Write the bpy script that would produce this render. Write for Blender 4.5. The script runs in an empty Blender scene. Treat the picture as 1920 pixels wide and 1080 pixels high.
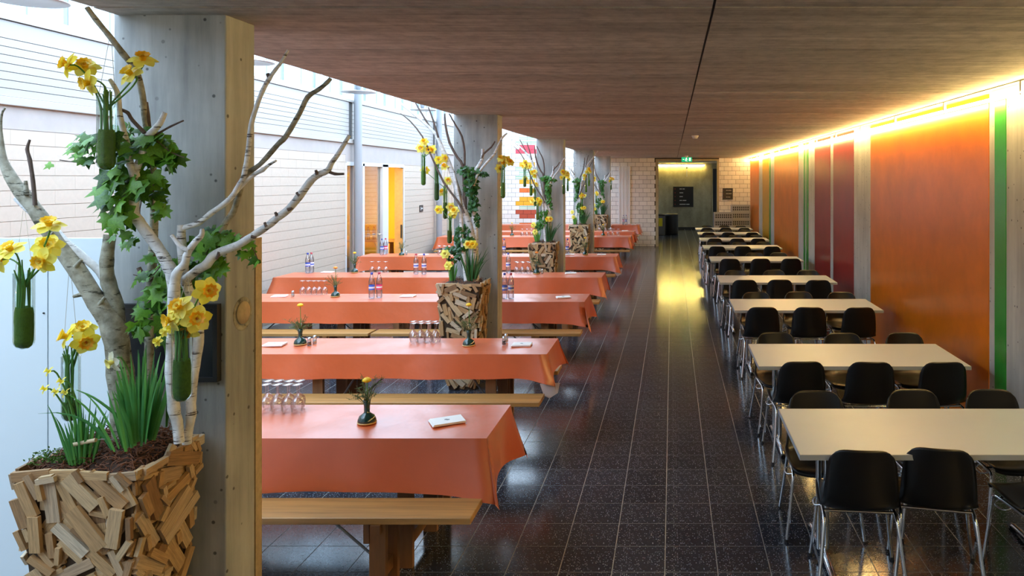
import bpy, math, random
from mathutils import Vector, Matrix, Quaternion

random.seed(7)
# ------------------------------------------------------------------ camera, world, light, exposure
F, CX, CY, H = 1404.0, 1260.0, 336.0, 2.2
sc = bpy.context.scene
C = sc.collection
cam = bpy.data.cameras.new('camera')
cam.sensor_width = 36.0
cam.lens = F * 36.0 / 1920.0
cam.shift_x = -(CX - 960.0) / 1920.0
cam.shift_y = -(540.0 - CY) / 1920.0
cam.clip_start = 0.05
camo = bpy.data.objects.new('camera', cam)
camo.location = (0, 0, H)
camo.rotation_euler = (math.pi / 2, 0, 0)
C.objects.link(camo)
sc.camera = camo

SKY = 6.2                      # overcast daylight through the glazed atrium roof
TUBE = 80.0                    # fluorescent tubes along the painted wall
world = bpy.data.worlds.new('sky'); sc.world = world
world.use_nodes = True
bg = world.node_tree.nodes['Background']
bg.inputs['Color'].default_value = (0.60, 0.79, 1.0, 1)
bg.inputs['Strength'].default_value = SKY
portal = bpy.data.lights.new('skylight_portal', 'AREA')
portal.shape = 'RECTANGLE'; portal.size = 3.7; portal.size_y = 27.0
portal.cycles.is_portal = True
po = bpy.data.objects.new('skylight_portal', portal)
po.location = (-4.25, 11.2, 5.25)
C.objects.link(po)

sc.view_settings.view_transform = 'Standard'
sc.view_settings.look = 'None'
sc.view_settings.gamma = 1.0
sc.view_settings.use_curve_mapping = False
sc.view_settings.exposure = 0.22
try:
    sc.cycles.use_denoising = True
    sc.cycles.denoiser = 'OPENIMAGEDENOISE'
    sc.cycles.max_bounces = 10
    sc.cycles.diffuse_bounces = 6
    sc.cycles.glossy_bounces = 4
    sc.cycles.transparent_max_bounces = 16
    sc.cycles.sample_clamp_indirect = 5.0
    sc.cycles.caustics_reflective = False
    sc.cycles.caustics_refractive = False
except Exception:
    pass

# ------------------------------------------------------------------ helpers
def W(px, py, y):
    """point at depth y seen at pixel (px, py) of the 1920x1080 photograph"""
    return Vector(((px - CX) * y / F, y, H - (py - CY) * y / F))

def obj(name, me, parent=None, loc=(0, 0, 0), rot=None, scale=None):
    o = bpy.data.objects.new(name, me)
    C.objects.link(o)
    if parent is not None: o.parent = parent
    o.location = loc
    if rot is not None:
        if isinstance(rot, Quaternion):
            o.rotation_mode = 'QUATERNION'; o.rotation_quaternion = rot
        else: o.rotation_euler = rot
    if scale is not None: o.scale = scale
    return o

def tag(o, label, cat, group=None):
    o['label'] = label; o['category'] = cat
    if group: o['group'] = group
    return o

def thing(name, label, cat, loc=(0, 0, 0), rz=0.0, group=None):
    o = obj(name, None, None, loc, (0, 0, rz))
    o.empty_display_size = 0.05
    return tag(o, label, cat, group)

def struct(o, label, cat=None):
    o['kind'] = 'structure'; o['label'] = label
    if cat: o['category'] = cat
    return o

def copy_tree(o, parent=None, loc=None, rot=None):
    c = o.copy(); C.objects.link(c); c.parent = parent
    if loc is not None: c.location = loc
    if rot is not None: c.rotation_euler = rot
    for ch in o.children: copy_tree(ch, c)
    return c

class MB:
    def __init__(s): s.v = []; s.f = []; s.sm = []
    def add(s, vs, fs, smooth=False):
        n = len(s.v); s.v += [tuple(p) for p in vs]
        for f in fs: s.f.append(tuple(i + n for i in f)); s.sm.append(smooth)
    def box(s, c, d, R=None):
        x, y, z = d[0] / 2, d[1] / 2, d[2] / 2
        vs = [Vector((sx * x, sy * y, sz * z)) for sz in (-1, 1) for sy in (-1, 1) for sx in (-1, 1)]
        if R is not None: vs = [R @ v for v in vs]
        c = Vector(c); vs = [v + c for v in vs]
        s.add(vs, [(0, 2, 3, 1), (4, 5, 7, 6), (0, 1, 5, 4), (2, 6, 7, 3), (0, 4, 6, 2), (1, 3, 7, 5)])
        return s
    def span(s, x0, x1, y0, y1, z0, z1):
        return s.box(((x0 + x1) / 2, (y0 + y1) / 2, (z0 + z1) / 2), (abs(x1 - x0), abs(y1 - y0), abs(z1 - z0)))
    def tube(s, pts, rad, n=8, cap=True):
        pts = [Vector(p) for p in pts]; m = len(pts)
        if not hasattr(rad, '__len__'): rad = [rad] * m
        rings = []; up = None
        for i in range(m):
            t = (pts[min(i + 1, m - 1)] - pts[max(i - 1, 0)])
            if t.length < 1e-9: t = Vector((0, 0, 1))
            t.normalize()
            if up is None:
                a = Vector((0, 0, 1)) if abs(t.z) < .9 else Vector((1, 0, 0))
                up = (a - t * a.dot(t)).normalized()
            else:
                up = up - t * up.dot(t)
                up = up.normalized() if up.length > 1e-6 else t.orthogonal().normalized()
            w = t.cross(up)
            rings.append([pts[i] + (up * math.cos(2 * math.pi * k / n) + w * math.sin(2 * math.pi * k / n)) * rad[i] for k in range(n)])
        vs = [p for r in rings for p in r]; fs = []
        for i in range(m - 1):
            for k in range(n):
                a = i * n + k; b = i * n + (k + 1) % n
                fs.append((a, b, b + n, a + n))
        s.add(vs, fs, True)
        if cap:
            s.add(rings[0], [tuple(range(n - 1, -1, -1))]); s.add(rings[-1], [tuple(range(n))])
        return s
    def lathe(s, prof, n=20, c=(0, 0, 0), close=False):
        c = Vector(c); vs = []
        for r, z in prof:
            for k in range(n):
                a = 2 * math.pi * k / n
                vs.append(c + Vector((r * math.cos(a), r * math.sin(a), z)))
        fs = []
        for i in range(len(prof) - 1):
            for k in range(n):
                a = i * n + k; b = i * n + (k + 1) % n
                fs.append((a, b, b + n, a + n))
        s.add(vs, fs, True); return s
    def grid(s, P, nu, nv, smooth=True):
        vs = [P(i / (nu - 1), j / (nv - 1)) for j in range(nv) for i in range(nu)]
        fs = [(j * nu + i, j * nu + i + 1, (j + 1) * nu + i + 1, (j + 1) * nu + i) for j in range(nv - 1) for i in range(nu - 1)]
        s.add(vs, fs, smooth); return s
    def mesh(s, name, m):
        me = bpy.data.meshes.new(name)
        me.from_pydata(s.v, [], s.f); me.update()
        me.polygons.foreach_set('use_smooth', s.sm)
        if m is not None: me.materials.append(m)
        return me
    def build(s, name, m, parent=None, loc=(0, 0, 0), rot=None, bevel=0, solid=0):
        o = obj(name, s.mesh(name, m), parent, loc, rot)
        if solid:
            md = o.modifiers.new('Solidify', 'SOLIDIFY'); md.thickness = solid; md.offset = 0
        if bevel:
            md = o.modifiers.new('Bevel', 'BEVEL'); md.width = bevel; md.segments = 2; md.limit_method = 'ANGLE'
        return o

def smooth_path(pts, rad, step=3):
    pts = [Vector(p) for p in pts]; out = []; ro = []
    n = len(pts)
    for i in range(n - 1):
        p0 = pts[max(i - 1, 0)]; p1 = pts[i]; p2 = pts[i + 1]; p3 = pts[min(i + 2, n - 1)]
        for k in range(step):
            t = k / step
            out.append(.5 * ((2 * p1) + (p2 - p0) * t + (2 * p0 - 5 * p1 + 4 * p2 - p3) * t * t + (3 * p1 - p0 - 3 * p2 + p3) * t ** 3))
            ro.append(rad[i] * (1 - t) + rad[i + 1] * t)
    out.append(pts[-1]); ro.append(rad[-1])
    return out, ro

# ------------------------------------------------------------------ materials
def nt(name):
    m = bpy.data.materials.new(name); m.use_nodes = True
    t = m.node_tree; b = t.nodes['Principled BSDF']
    return m, t, b
def N(t, typ, **kw):
    n = t.nodes.new(typ)
    for k, v in kw.items():
        if hasattr(n, k): setattr(n, k, v)
        else: n.inputs[k.replace('_', ' ')].default_value = v
    return n
def c4(c): return (c[0], c[1], c[2], 1)
def s2l(r, g, b):
    f = lambda u: (u / 255 / 12.92) if u <= 10 else ((u / 255 + .055) / 1.055) ** 2.4
    return (f(r), f(g), f(b))
def ramp(t, fac, stops):
    r = t.nodes.new('ShaderNodeValToRGB')
    e = r.color_ramp.elements
    while len(e) < len(stops): e.new(.5)
    for i, (p, c) in enumerate(stops): e[i].position = p; e[i].color = c4(c)
    t.links.new(fac, r.inputs[0]); return r.outputs[0]
def mixc(t, fac, a, b, typ='MIX'):
    n = t.nodes.new('ShaderNodeMix'); n.data_type = 'RGBA'; n.blend_type = typ
    for i, v in ((0, fac), (6, a), (7, b)):
        if hasattr(v, 'is_output') or hasattr(v, 'links'): t.links.new(v, n.inputs[i])
        elif i == 0: n.inputs[0].default_value = v
        else: n.inputs[i].default_value = c4(v)
    return n.outputs[2]
def coords(t, kind='Object', scale=(1, 1, 1)):
    tc = t.nodes.new('ShaderNodeTexCoord'); mp = t.nodes.new('ShaderNodeMapping')
    mp.inputs['Scale'].default_value = scale
    t.links.new(tc.outputs[kind], mp.inputs[0]); return mp.outputs[0]
def noise(t, vec, scale, detail=4, rough=.6):
    n = t.nodes.new('ShaderNodeTexNoise'); n.inputs['Scale'].default_value = scale
    n.inputs['Detail'].default_value = detail; n.inputs['Roughness'].default_value = rough
    t.links.new(vec, n.inputs['Vector']); return n.outputs['Fac']
def bump(t, b, h, strength=.3, dist=.01):
    n = t.nodes.new('ShaderNodeBump'); n.inputs['Strength'].default_value = strength; n.inputs['Distance'].default_value = dist
    t.links.new(h, n.inputs['Height']); t.links.new(n.outputs[0], b.inputs['Normal'])

def plain(name, col, rough=.5, metal=0, var=0, vs=8, spec=None, coat=0, emit=None, es=0, wr=False):
    m, t, b = nt(name)
    b.inputs['Base Color'].default_value = c4(col)
    b.inputs['Roughness'].default_value = rough; b.inputs['Metallic'].default_value = metal
    if spec is not None: b.inputs['Specular IOR Level'].default_value = spec
    if coat: b.inputs['Coat Weight'].default_value = coat; b.inputs['Coat Roughness'].default_value = .1
    if var:
        f = noise(t, coords(t), vs)
        t.links.new(ramp(t, f, [(.3, tuple(c * (1 - var) for c in col)), (.7, tuple(min(1, c * (1 + var * .6)) for c in col))]), b.inputs['Base Color'])
    if wr:
        w1 = noise(t, coords(t, 'Object', (1, 1, 1)), 5, 3, .5)
        bump(t, b, w1, .22, .03); b.inputs['Coat Roughness'].default_value = .3
    if emit: b.inputs['Emission Color'].default_value = c4(emit); b.inputs['Emission Strength'].default_value = es
    return m

def rand_tone(name, cols, rough=.6, grain=None, gstr=.35, bmp=.15, spec=.5):
    """tone picked per object; grain = mapping scale of a stretched noise"""
    m, t, b = nt(name)
    oi = t.nodes.new('ShaderNodeObjectInfo')
    base = ramp(t, oi.outputs['Random'], [(i / (len(cols) - 1), c) for i, c in enumerate(cols)])
    b.inputs['Roughness'].default_value = rough; b.inputs['Specular IOR Level'].default_value = spec
    if grain:
        tc = t.nodes.new('ShaderNodeTexCoord'); mp = t.nodes.new('ShaderNodeMapping')
        mp.inputs['Scale'].default_value = grain
        cb = t.nodes.new('ShaderNodeCombineXYZ'); mu = t.nodes.new('ShaderNodeMath'); mu.operation = 'MULTIPLY'; mu.inputs[1].default_value = 37.0
        t.links.new(oi.outputs['Random'], mu.inputs[0])
        for i in range(3): t.links.new(mu.outputs[0], cb.inputs[i])
        t.links.new(cb.outputs[0], mp.inputs['Location']); t.links.new(tc.outputs['Object'], mp.inputs[0])
        f = noise(t, mp.outputs[0], 1.0, 5, .65)
        g = ramp(t, f, [(.3, (1 - gstr,) * 3), (.6, (1, 1, 1))])
        base = mixc(t, 1.0, base, g, 'MULTIPLY')
        bump(t, b, f, bmp, .003)
    t.links.new(base, b.inputs['Base Color'])
    return m

def concrete(name, lo, hi, streak=(3, 3, .5), pits=True, rough=.75, lines=None):
    m, t, b = nt(name)
    f1 = noise(t, coords(t, 'Object', streak), 2.2, 8, .65)
    f2 = noise(t, coords(t, 'Object'), 1.1, 5, .6)
    col = mixc(t, .5, ramp(t, f1, [(.34, lo), (.66, hi)]), ramp(t, f2, [(.36, lo), (.64, hi)]))
    hgt = f1
    if pits:
        v = t.nodes.new('ShaderNodeTexVoronoi'); v.inputs['Scale'].default_value = 19.0
        t.links.new(coords(t, 'Object'), v.inputs['Vector'])
        pn = ramp(t, v.outputs['Distance'], [(.12, (.12, .12, .12)), (.18, (1, 1, 1))])
        sp = t.nodes.new('ShaderNodeSeparateColor'); t.links.new(v.outputs['Color'], sp.inputs[0])
        pn = mixc(t, ramp(t, sp.outputs[1], [(.60, (0, 0, 0)), (.64, (1, 1, 1))]), (1, 1, 1), pn)
        col = mixc(t, .85, col, pn, 'MULTIPLY')
    t.links.new(col, b.inputs['Base Color'])
    b.inputs['Roughness'].default_value = rough
    bump(t, b, hgt, .25, .006)
    return m

def terrazzo(name):
    m, t, b = nt(name)
    co = coords(t, 'Object')
    v = t.nodes.new('ShaderNodeTexVoronoi'); v.inputs['Scale'].default_value = 95.0
    t.links.new(co, v.inputs['Vector'])
    n = noise(t, co, 60, 3, .6)
    spk = ramp(t, v.outputs['Distance'], [(.18, (1, 1, 1)), (.34, (0, 0, 0))])
    sel = t.nodes.new('ShaderNodeSeparateColor'); t.links.new(v.outputs['Color'], sel.inputs[0])
    gate = ramp(t, sel.outputs[0], [(.45, (0, 0, 0)), (.6, (1, 1, 1))])
    fac = mixc(t, 1.0, spk, gate, 'MULTIPLY')
    oi = t.nodes.new('ShaderNodeObjectInfo')
    base = ramp(t, oi.outputs['Random'], [(0, (.017, .020, .029)), (1, (.029, .034, .047))])
    t.links.new(mixc(t, fac, base, (.33, .34, .38)), b.inputs['Base Color'])
    t.links.new(ramp(t, n, [(.3, (.10,) * 3), (.7, (.2,) * 3)]), b.inputs['Roughness'])
    b.inputs['Specular IOR Level'].default_value = .5
    return m

def glass(name, tint=(1, 1, 1), refl=.08, rough=.02):
    m = bpy.data.materials.new(name); m.use_nodes = True
    t = m.node_tree; t.nodes.clear()
    out = t.nodes.new('ShaderNodeOutputMaterial'); mx = t.nodes.new('ShaderNodeMixShader')
    tr = t.nodes.new('ShaderNodeBsdfTransparent'); gl = t.nodes.new('ShaderNodeBsdfGlossy')
    tr.inputs[0].default_value = c4(tint); gl.inputs['Roughness'].default_value = rough
    lw = t.nodes.new('ShaderNodeLayerWeight'); lw.inputs[0].default_value = .3
    ad = t.nodes.new('ShaderNodeMath'); ad.operation = 'MULTIPLY_ADD'
    ad.inputs[1].default_value = .55; ad.inputs[2].default_value = refl
    t.links.new(lw.outputs['Fresnel'], ad.inputs[0]); t.links.new(ad.outputs[0], mx.inputs[0])
    t.links.new(tr.outputs[0], mx.inputs[1]); t.links.new(gl.outputs[0], mx.inputs[2])
    t.links.new(mx.outputs[0], out.inputs[0])
    return m

def bark(name, lo, hi, dark, bandscale=55):
    m, t, b = nt(name)
    f = noise(t, coords(t, 'Object'), 22, 5, .6)
    band = noise(t, coords(t, 'Object', (7, 7, bandscale)), 1.6, 4, .7)
    col = ramp(t, f, [(.3, lo), (.65, hi)])
    k = ramp(t, band, [(.36, (1, 1, 1)), (.43, (0, 0, 0))])
    t.links.new(mixc(t, k, col, dark), b.inputs['Base Color'])
    b.inputs['Roughness'].default_value = .8
    bump(t, b, band, .4, .004)
    return m

def leafmat(name, lo, hi, rough=.4, trans=.25, sc_=14):
    m, t, b = nt(name)
    oi = t.nodes.new('ShaderNodeObjectInfo')
    f = noise(t, coords(t, 'Object'), sc_, 3)
    ad = t.nodes.new('ShaderNodeMath'); ad.operation = 'MULTIPLY_ADD'; ad.inputs[1].default_value = .5
    t.links.new(oi.outputs['Random'], ad.inputs[0]); 
    m2 = t.nodes.new('ShaderNodeMath'); m2.operation = 'MULTIPLY'; m2.inputs[1].default_value = .6
    t.links.new(f, m2.inputs[0]); t.links.new(m2.outputs[0], ad.inputs[2])
    col = ramp(t, ad.outputs[0], [(.25, lo), (.8, hi)])
    t.links.new(col, b.inputs['Base Color']); b.inputs['Roughness'].default_value = rough
    tl = t.nodes.new('ShaderNodeBsdfTranslucent'); t.links.new(col, tl.inputs[0])
    mx = t.nodes.new('ShaderNodeMixShader'); mx.inputs[0].default_value = trans
    out = t.nodes['Material Output']
    t.links.new(b.outputs[0], mx.inputs[1]); t.links.new(tl.outputs[0], mx.inputs[2]); t.links.new(mx.outputs[0], out.inputs[0])
    return m

M = {}
M['grout'] = plain('grout', (.27, .26, .235), .7)
M['terrazzo'] = terrazzo('terrazzo')
def ceiling_mat():
    m, t, b = nt('ceiling_concrete')
    f1 = noise(t, coords(t, 'Object', (.5, 18, 18)), 2.0, 7, .7)
    f2 = noise(t, coords(t, 'Object', (.25, 2.2, 2)), 1.6, 5, .6)
    f3 = noise(t, coords(t, 'Object', (1.6, 60, 60)), 1.5, 4, .6)
    col = mixc(t, .55, ramp(t, f1, [(.32, (.28, .25, .215)), (.66, (.84, .765, .675))]), ramp(t, f2, [(.32, (.35, .31, .265)), (.66, (.82, .745, .655))]))
    f4 = noise(t, coords(t, 'Object'), 9, 8, .75)
    col = mixc(t, .8, col, ramp(t, f4, [(.36, (.62, .62, .62)), (.58, (1.0, 1.0, 1.0))]), 'MULTIPLY')
    oi = t.nodes.new('ShaderNodeObjectInfo')
    col = mixc(t, 1.0, col, ramp(t, oi.outputs['Random'], [(0, (.84, .84, .84)), (1, (1, 1, 1))]), 'MULTIPLY')
    col = mixc(t, ramp(t, f3, [(.30, (.75,) * 3), (.40, (0, 0, 0))]), col, (.13, .105, .09))
    t.links.new(col, b.inputs['Base Color']); b.inputs['Roughness'].default_value = .8
    bump(t, b, f1, .3, .006)
    return m
M['ceil'] = ceiling_mat()
M['slab'] = plain('slab_joint', (.09, .075, .065), .9)
M['conc'] = concrete('column_concrete', (.22, .235, .245), (.58, .60, .60), (5, 5, .5))
M['wallconc'] = concrete('wall_concrete', (.38, .36, .32), (.68, .64, .56), (1, 6, .4), True, .6)
M['corr'] = concrete('corridor_concrete', (.27, .235, .14), (.50, .44, .28), (2, 2, 1))
M['orange'] = plain('orange_paint', (.76, .19, .004), .3, var=.14, vs=3, spec=.35)
M['orange2'] = plain('light_orange_paint', (.78, .21, .012), .32, var=.12, vs=3, spec=.35)
M['red'] = plain('dark_red_paint', (.30, .018, .016), .3, var=.15, vs=3, spec=.35)
M['green'] = plain('green_paint', (.03, .30, .03), .32, var=.1)
M['yellow'] = plain('yellow_paint', (.72, .38, .015), .32, var=.1)
M['whitewall'] = plain('white_block', (.50, .425, .355), .6, var=.05, vs=20)
M['lintel'] = plain('lintel', (.40, .36, .345), .6, var=.06, vs=5)
M['joint'] = plain('pale_joint', (.36, .31, .27), .8)
M['siding'] = plain('white_siding', (.39, .365, .34), .45)
M['sidinggap'] = plain('siding_gap', (.10, .10, .10), .9)
M['winframe'] = plain('white_frame', (.66, .69, .72), .4)
M['glass'] = glass('clear_glass', (.94, .97, .98), .05)
M['winglass'] = glass('window_glass', (.86, .93, .97), .06)
M['doorwhite'] = plain('white_door', (.84, .83, .82), .45)
M['brick'] = rand_tone('painted_brick', [(.70, .67, .63), (.84, .81, .76), (.77, .73, .69)], .55)
M['mortar'] = plain('dark_mortar', (.045, .042, .04), .9)
M['bpink'] = plain('pink_brick', (.75, .07, .10), .5)
M['bamber'] = plain('amber_brick', (.85, .40, .02), .5)
M['bora'] = plain('orange_brick', (.80, .16, .03), .5)
M['bdred'] = plain('rust_brick', (.45, .07, .03), .5)
M['bgreen'] = plain('green_line', (.10, .45, .22), .5)
M['white'] = plain('white_board', (.68, .75, .79), .35)
M['edge'] = plain('plywood_edge', (.55, .43, .26), .6, var=.2, vs=30)
M['black'] = plain('black_plastic', (.006, .006, .007), .33)
M['matblack'] = plain('matt_black', (.008, .008, .009), .6)
M['screen'] = plain('dark_screen', (.012, .014, .022), .25)
M['chrome'] = plain('chrome', (.80, .82, .86), .12, 1)
M['steel'] = plain('brushed_steel', (.55, .58, .62), .35, 1)
M['greysteel'] = plain('grey_painted_steel', (.29, .30, .32), .4)
M['tabletop'] = plain('white_laminate', (.47, .54, .66), .32, var=.03, vs=3)
M['tableedge'] = plain('grey_edge_band', (.35, .38, .42), .4)
M['cloth'] = plain('orange_paper_cloth', (.62, .12, .034), .34, var=.06, vs=4, spec=.8, coat=.4, wr=True)
M['lining'] = plain('white_paper_lining', (.72, .64, .70), .6)
M['wood'] = rand_tone('bench_wood', [(.40, .20, .055), (.50, .27, .085)], .42, (1.2, 26, 26), .4)
M['legwood'] = rand_tone('trestle_wood', [(.20, .085, .03), (.28, .13, .05)], .55, (14, 14, 1.5), .35)
M['chip'] = rand_tone('wood_offcut', [(.22, .12, .055), (.44, .26, .12), (.56, .36, .17), (.62, .45, .26), (.50, .30, .13), (.70, .58, .42), (.36, .20, .085)], .7, (1.6, 9, 9), .45, .3)
M['chipback'] = plain('dark_planter_core', (.055, .033, .018), .9)
M['coir'] = rand_tone('coir_fibre', [(.16, .065, .035), (.24, .105, .06)], .9)
M['soil'] = plain('soil', (.05, .026, .016), .95, var=.4, vs=40)
M['moss'] = leafmat('moss', (.03, .10, .01), (.16, .34, .03), .9, .1, 90)
_t = M['moss'].node_tree; bump(_t, _t.nodes['Principled BSDF'], noise(_t, coords(_t), 260, 4, .7), 1.0, .01)
M['birch'] = bark('birch_bark', (.55, .54, .54), (.88, .87, .87), (.07, .055, .045))
M['bark'] = bark('grey_bark', (.14, .125, .08), (.44, .42, .34), (.055, .05, .03), 30)
M['twig'] = plain('dark_twig', (.13, .09, .075), .8, var=.3, vs=40)
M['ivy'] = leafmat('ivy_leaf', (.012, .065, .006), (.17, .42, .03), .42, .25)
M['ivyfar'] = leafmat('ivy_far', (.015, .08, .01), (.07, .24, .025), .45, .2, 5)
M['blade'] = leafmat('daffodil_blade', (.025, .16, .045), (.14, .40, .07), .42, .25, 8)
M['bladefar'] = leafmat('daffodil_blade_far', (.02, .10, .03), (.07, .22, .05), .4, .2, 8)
M['stem'] = plain('green_stem', (.07, .22, .03), .5)
M['petal'] = leafmat('yellow_petal', (.92, .74, .03), (.97, .90, .20), .5, .3, 10)
M['trumpet'] = leafmat('orange_trumpet', (.92, .40, .005), (.97, .68, .02), .5, .25, 20)
M['pale'] = leafmat('pale_petal', (.85, .83, .62), (.92, .92, .80), .5, .35, 10)
M['palec'] = plain('lemon_trumpet', (.85, .75, .18), .5)
M['tubeglass'] = glass('tube_glass', (.90, .97, .94), .05)
M['wineglass'] = glass('wine_glass', (.97, .96, .97), .14)
M['pet'] = glass('bottle_plastic', (.93, .94, .97), .12, .06)
M['water'] = glass('bottle_water', (.95, .96, .98), .03)
M['capblue'] = plain('blue_cap', (.02, .03, .25), .4)
M['capred'] = plain('red_cap', (.40, .02, .04), .4)
M['labelblue'] = plain('blue_label', (.05, .12, .55), .45)
M['labelpink'] = plain('pink_label', (.70, .06, .16), .45)
M['labelwhite'] = plain('white_label', (.75, .76, .80), .45)
M['napkin'] = plain('napkin', (.86, .86, .85), .7)
M['print'] = plain('grey_print', (.10, .12, .16), .6)
M['vase'] = plain('green_glaze', (.006, .035, .028), .12, coat=.5)
M['vaserim'] = plain('gold_rim', (.60, .42, .14), .35)
M['fern'] = plain('dry_fern', (.09, .12, .035), .8)
M['blossom'] = plain('yellow_blossom', (.90, .55, .015), .6, var=.25, vs=60)
M['blossomo'] = plain('orange_blossom', (.85, .28, .03), .6, var=.25, vs=60)
M['shaker'] = glass('shaker_glass', (.85, .86, .86), .2)
M['crate'] = plain('grey_crate', (.36, .37, .40), .5)
M['cratehole'] = plain('crate_opening_shade', (.05, .05, .055), .8)
M['signblack'] = plain('black_sign', (.012, .010, .010), .4)
M['signtext'] = plain('sign_lettering', (.55, .55, .55), .5)
M['signred'] = plain('sign_red', (.25, .03, .03), .5)
M['exit'] = plain('exit_green', (.0, .32, .13), .4, emit=(0, .5, .22), es=.7)
M['exitw'] = plain('exit_white', (.9, .95, .9), .4, emit=(.8, 1, .85), es=.9)
M['plastic'] = plain('white_plastic', (.75, .70, .62), .4)
M['fluo'] = plain('fluorescent_tube', (1, .9, .6), .5, emit=(1.0, .71, .26), es=TUBE)
M['fluoc'] = plain('corridor_tube', (1, .9, .6), .5, emit=(1.0, .76, .20), es=TUBE * 1.8)
M['lampmetal'] = plain('lamp_metal', (.62, .66, .70), .3, .6)
M['cable'] = plain('thin_cable', (.25, .25, .26), .5)
M['string'] = plain('string', (.42, .36, .26), .8)
M['roomyellow'] = plain('yellow_room_wall', (.85, .50, .03), .6)
M['roomfloor'] = plain('room_floor', (.10, .08, .06), .4)
M['doorwood'] = plain('brown_door', (.42, .25, .10), .45, var=.15, vs=12)
M['bin'] = plain('bin_black', (.012, .012, .013), .45)
M['bingrey'] = plain('bin_grey', (.14, .14, .14), .45)
M['binyellow'] = plain('bin_label', (.75, .65, .02), .5)
M['plaster'] = plain('plain_wall', (.55, .52, .48), .7)

def unit_cube(name, m, ch=0.0):
    b = MB()
    b.box((0, 0, 0), (1, 1, 1))
    return b.mesh(name, m)
ORD = ['first', 'second', 'third', 'fourth', 'fifth', 'sixth', 'seventh', 'eighth', 'ninth', 'tenth']
# ------------------------------------------------------------------ the setting
ZC = 2.9; XR = 2.57; XL = -6.1; XS = -2.36; YF = 24.57; YB = -2.6; ZR = 5.2; YC = 33.0
TP = 0.297
# floor: grout bed, terrazzo tiles
fl = MB().span(XL - .3, XR + .3, YB, YC + .3, -.2, -.0012).build('floor', M['grout'])
struct(fl, 'dark terrazzo tiled floor with pale grout lines')
tile = MB().box((0, 0, -.006), (TP - .0055, TP - .0055, .012)).mesh('tile', M['terrazzo'])
tiles = []
i0 = int((XL + .04) / TP) - 1
for i in range(i0, int((XR + .04) / TP) + 2):
    for j in range(int((YB - 4.49) / TP) - 1, int((YC - 4.49) / TP) + 1):
        x = -.04 + (i + .5) * TP; y = 4.49 + (j + .5) * TP
        if x - TP / 2 < XL - .05 or x + TP / 2 > XR + .1 or y < YB: continue
        if y > YF and (x < -3 or x > 3): continue
        s = 0
        if y > .6:
            px = CX + F * x / y; py = CY + F * H / y
            if -30 < px < 1950 and py < 1120:
                s = 1 / y ** 3
                if x < -1.1: s *= .45
                if x < -2.6: s *= .3
                if x > .9: s *= .7
        tiles.append((s, x, y))
tiles.sort(reverse=True)
for s, x, y in tiles[:300]: obj('tile', tile, fl, (x, y, 0))
b = MB()
for s, x, y in tiles[300:]: b.box((x, y, -.006), (TP - .0055, TP - .0055, .012))
o = b.build('tile_field', M['terrazzo'], fl); o['kind'] = 'stuff'

# ceiling slab with cast boards
ce = MB().span(XS, XR + .3, YB, YC + .3, ZC + .012, ZC + .4).build('ceiling', M['slab'])
struct(ce, 'board-marked brownish concrete ceiling slab over the aisle')
xj = .17
for k in range(int((YC + .2 - YB) / .5) + 1):
    y0 = YB + k * .5 + .15
    dz = random.uniform(-.0015, .0015)
    for (a, c) in ((XS, xj - .006), (xj + .006, XR)):
        d = random.uniform(.0, .004)
        MB().span(a, c, y0 + .005, y0 + .495, ZC + dz + d, ZC + .03).build('cast_board', M['ceil'], ce)

# right wall with painted fields
wr = MB().span(XR, XR + .3, YB, YF + .3, 0, ZC + .01).build('wall_right', M['wallconc'])
struct(wr, 'concrete wall with painted orange, red, green and yellow fields')
def zr(px): return XR * F / (px - CX)
for (p0, p1, m, nm) in ((1408, 1423, 'orange', 'orange field'), (1430, 1442, 'yellow', 'yellow field'), (1442.6, 1445, 'green', 'narrow green stripe'),
        (1452, 1497, 'orange2', 'light orange field'), (1507, 1510, 'green', 'narrow green stripe'), (1512, 1516, 'green', 'narrow green stripe'),
        (1528, 1557, 'red', 'dark red field'), (1563, 1601, 'red', 'dark red field'), (1633, 1855, 'orange', 'large orange field'), (1866, 1887, 'green', 'green stripe')):
    ya, yb = zr(p1), zr(p0)
    if p0 == 1408: yb = YF
    top = ZC - .01 if nm != 'green stripe' else ZC - .06
    o = MB().span(XR - .005, XR + .01, ya, yb, .0, top).build('painted_field', M[m], wr); o['label'] = nm

# left wall: block courses, lintel band, door opening
CH = .1417
wl = MB()
DY0, DY1, DZ = 13.98, 17.05, 2.51
wl.span(XL - .3, XL - .006, YB, DY0, 0, 2.88)
wl.span(XL - .12, XL - .006, DY1, YF + .3, 0, 2.88)
wl.span(XL - .3, XL - .006, DY0, DY1, DZ, 2.88)
wl = wl.build('wall_left', M['joint']); struct(wl, 'white painted block wall along the daylit hall')
blk = {}
def block(y0, y1, k, par, coll=None):
    z0 = 2.66 - (k + 1) * CH; z1 = z0 + CH
    if z0 < 0: z0 = 0
    L = round(y1 - y0 - .0015, 4); hh = round(z1 - z0 - .005, 3)
    if L < .03 or hh < .02: return
    c = (XL - .003, (y0 + y1) / 2, (z0 + z1) / 2)
    if coll is not None: coll.box((c[0], c[1], c[2]), (.012, L, hh)); return
    if (L, hh) not in blk: blk[(L, hh)] = MB().box((0, 0, 0), (.012, L, hh)).mesh('block', M['whitewall'])
    obj('block', blk[(L, hh)], par, c)
rest = MB()
cnt = 0
for k in range(19):
    y = YB - (.25 if k % 2 else 0)
    while y < YF:
        a, c = max(y, YB), min(y + .5, YF)
        y += .5
        segs = [(a, c)]
        if 2.66 - k * CH <= DZ + .15:
            segs = []
            if a < DY0: segs.append((a, min(c, DY0)))
            if c > DY1: segs.append((max(a, DY1), c))
        for (p, q) in segs:
            if q - p < .03: continue
            if 6.7 < p < 14.0 and cnt < 300: block(p, q, k, wl); cnt += 1
            else: block(p, q, k, wl, rest)
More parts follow.
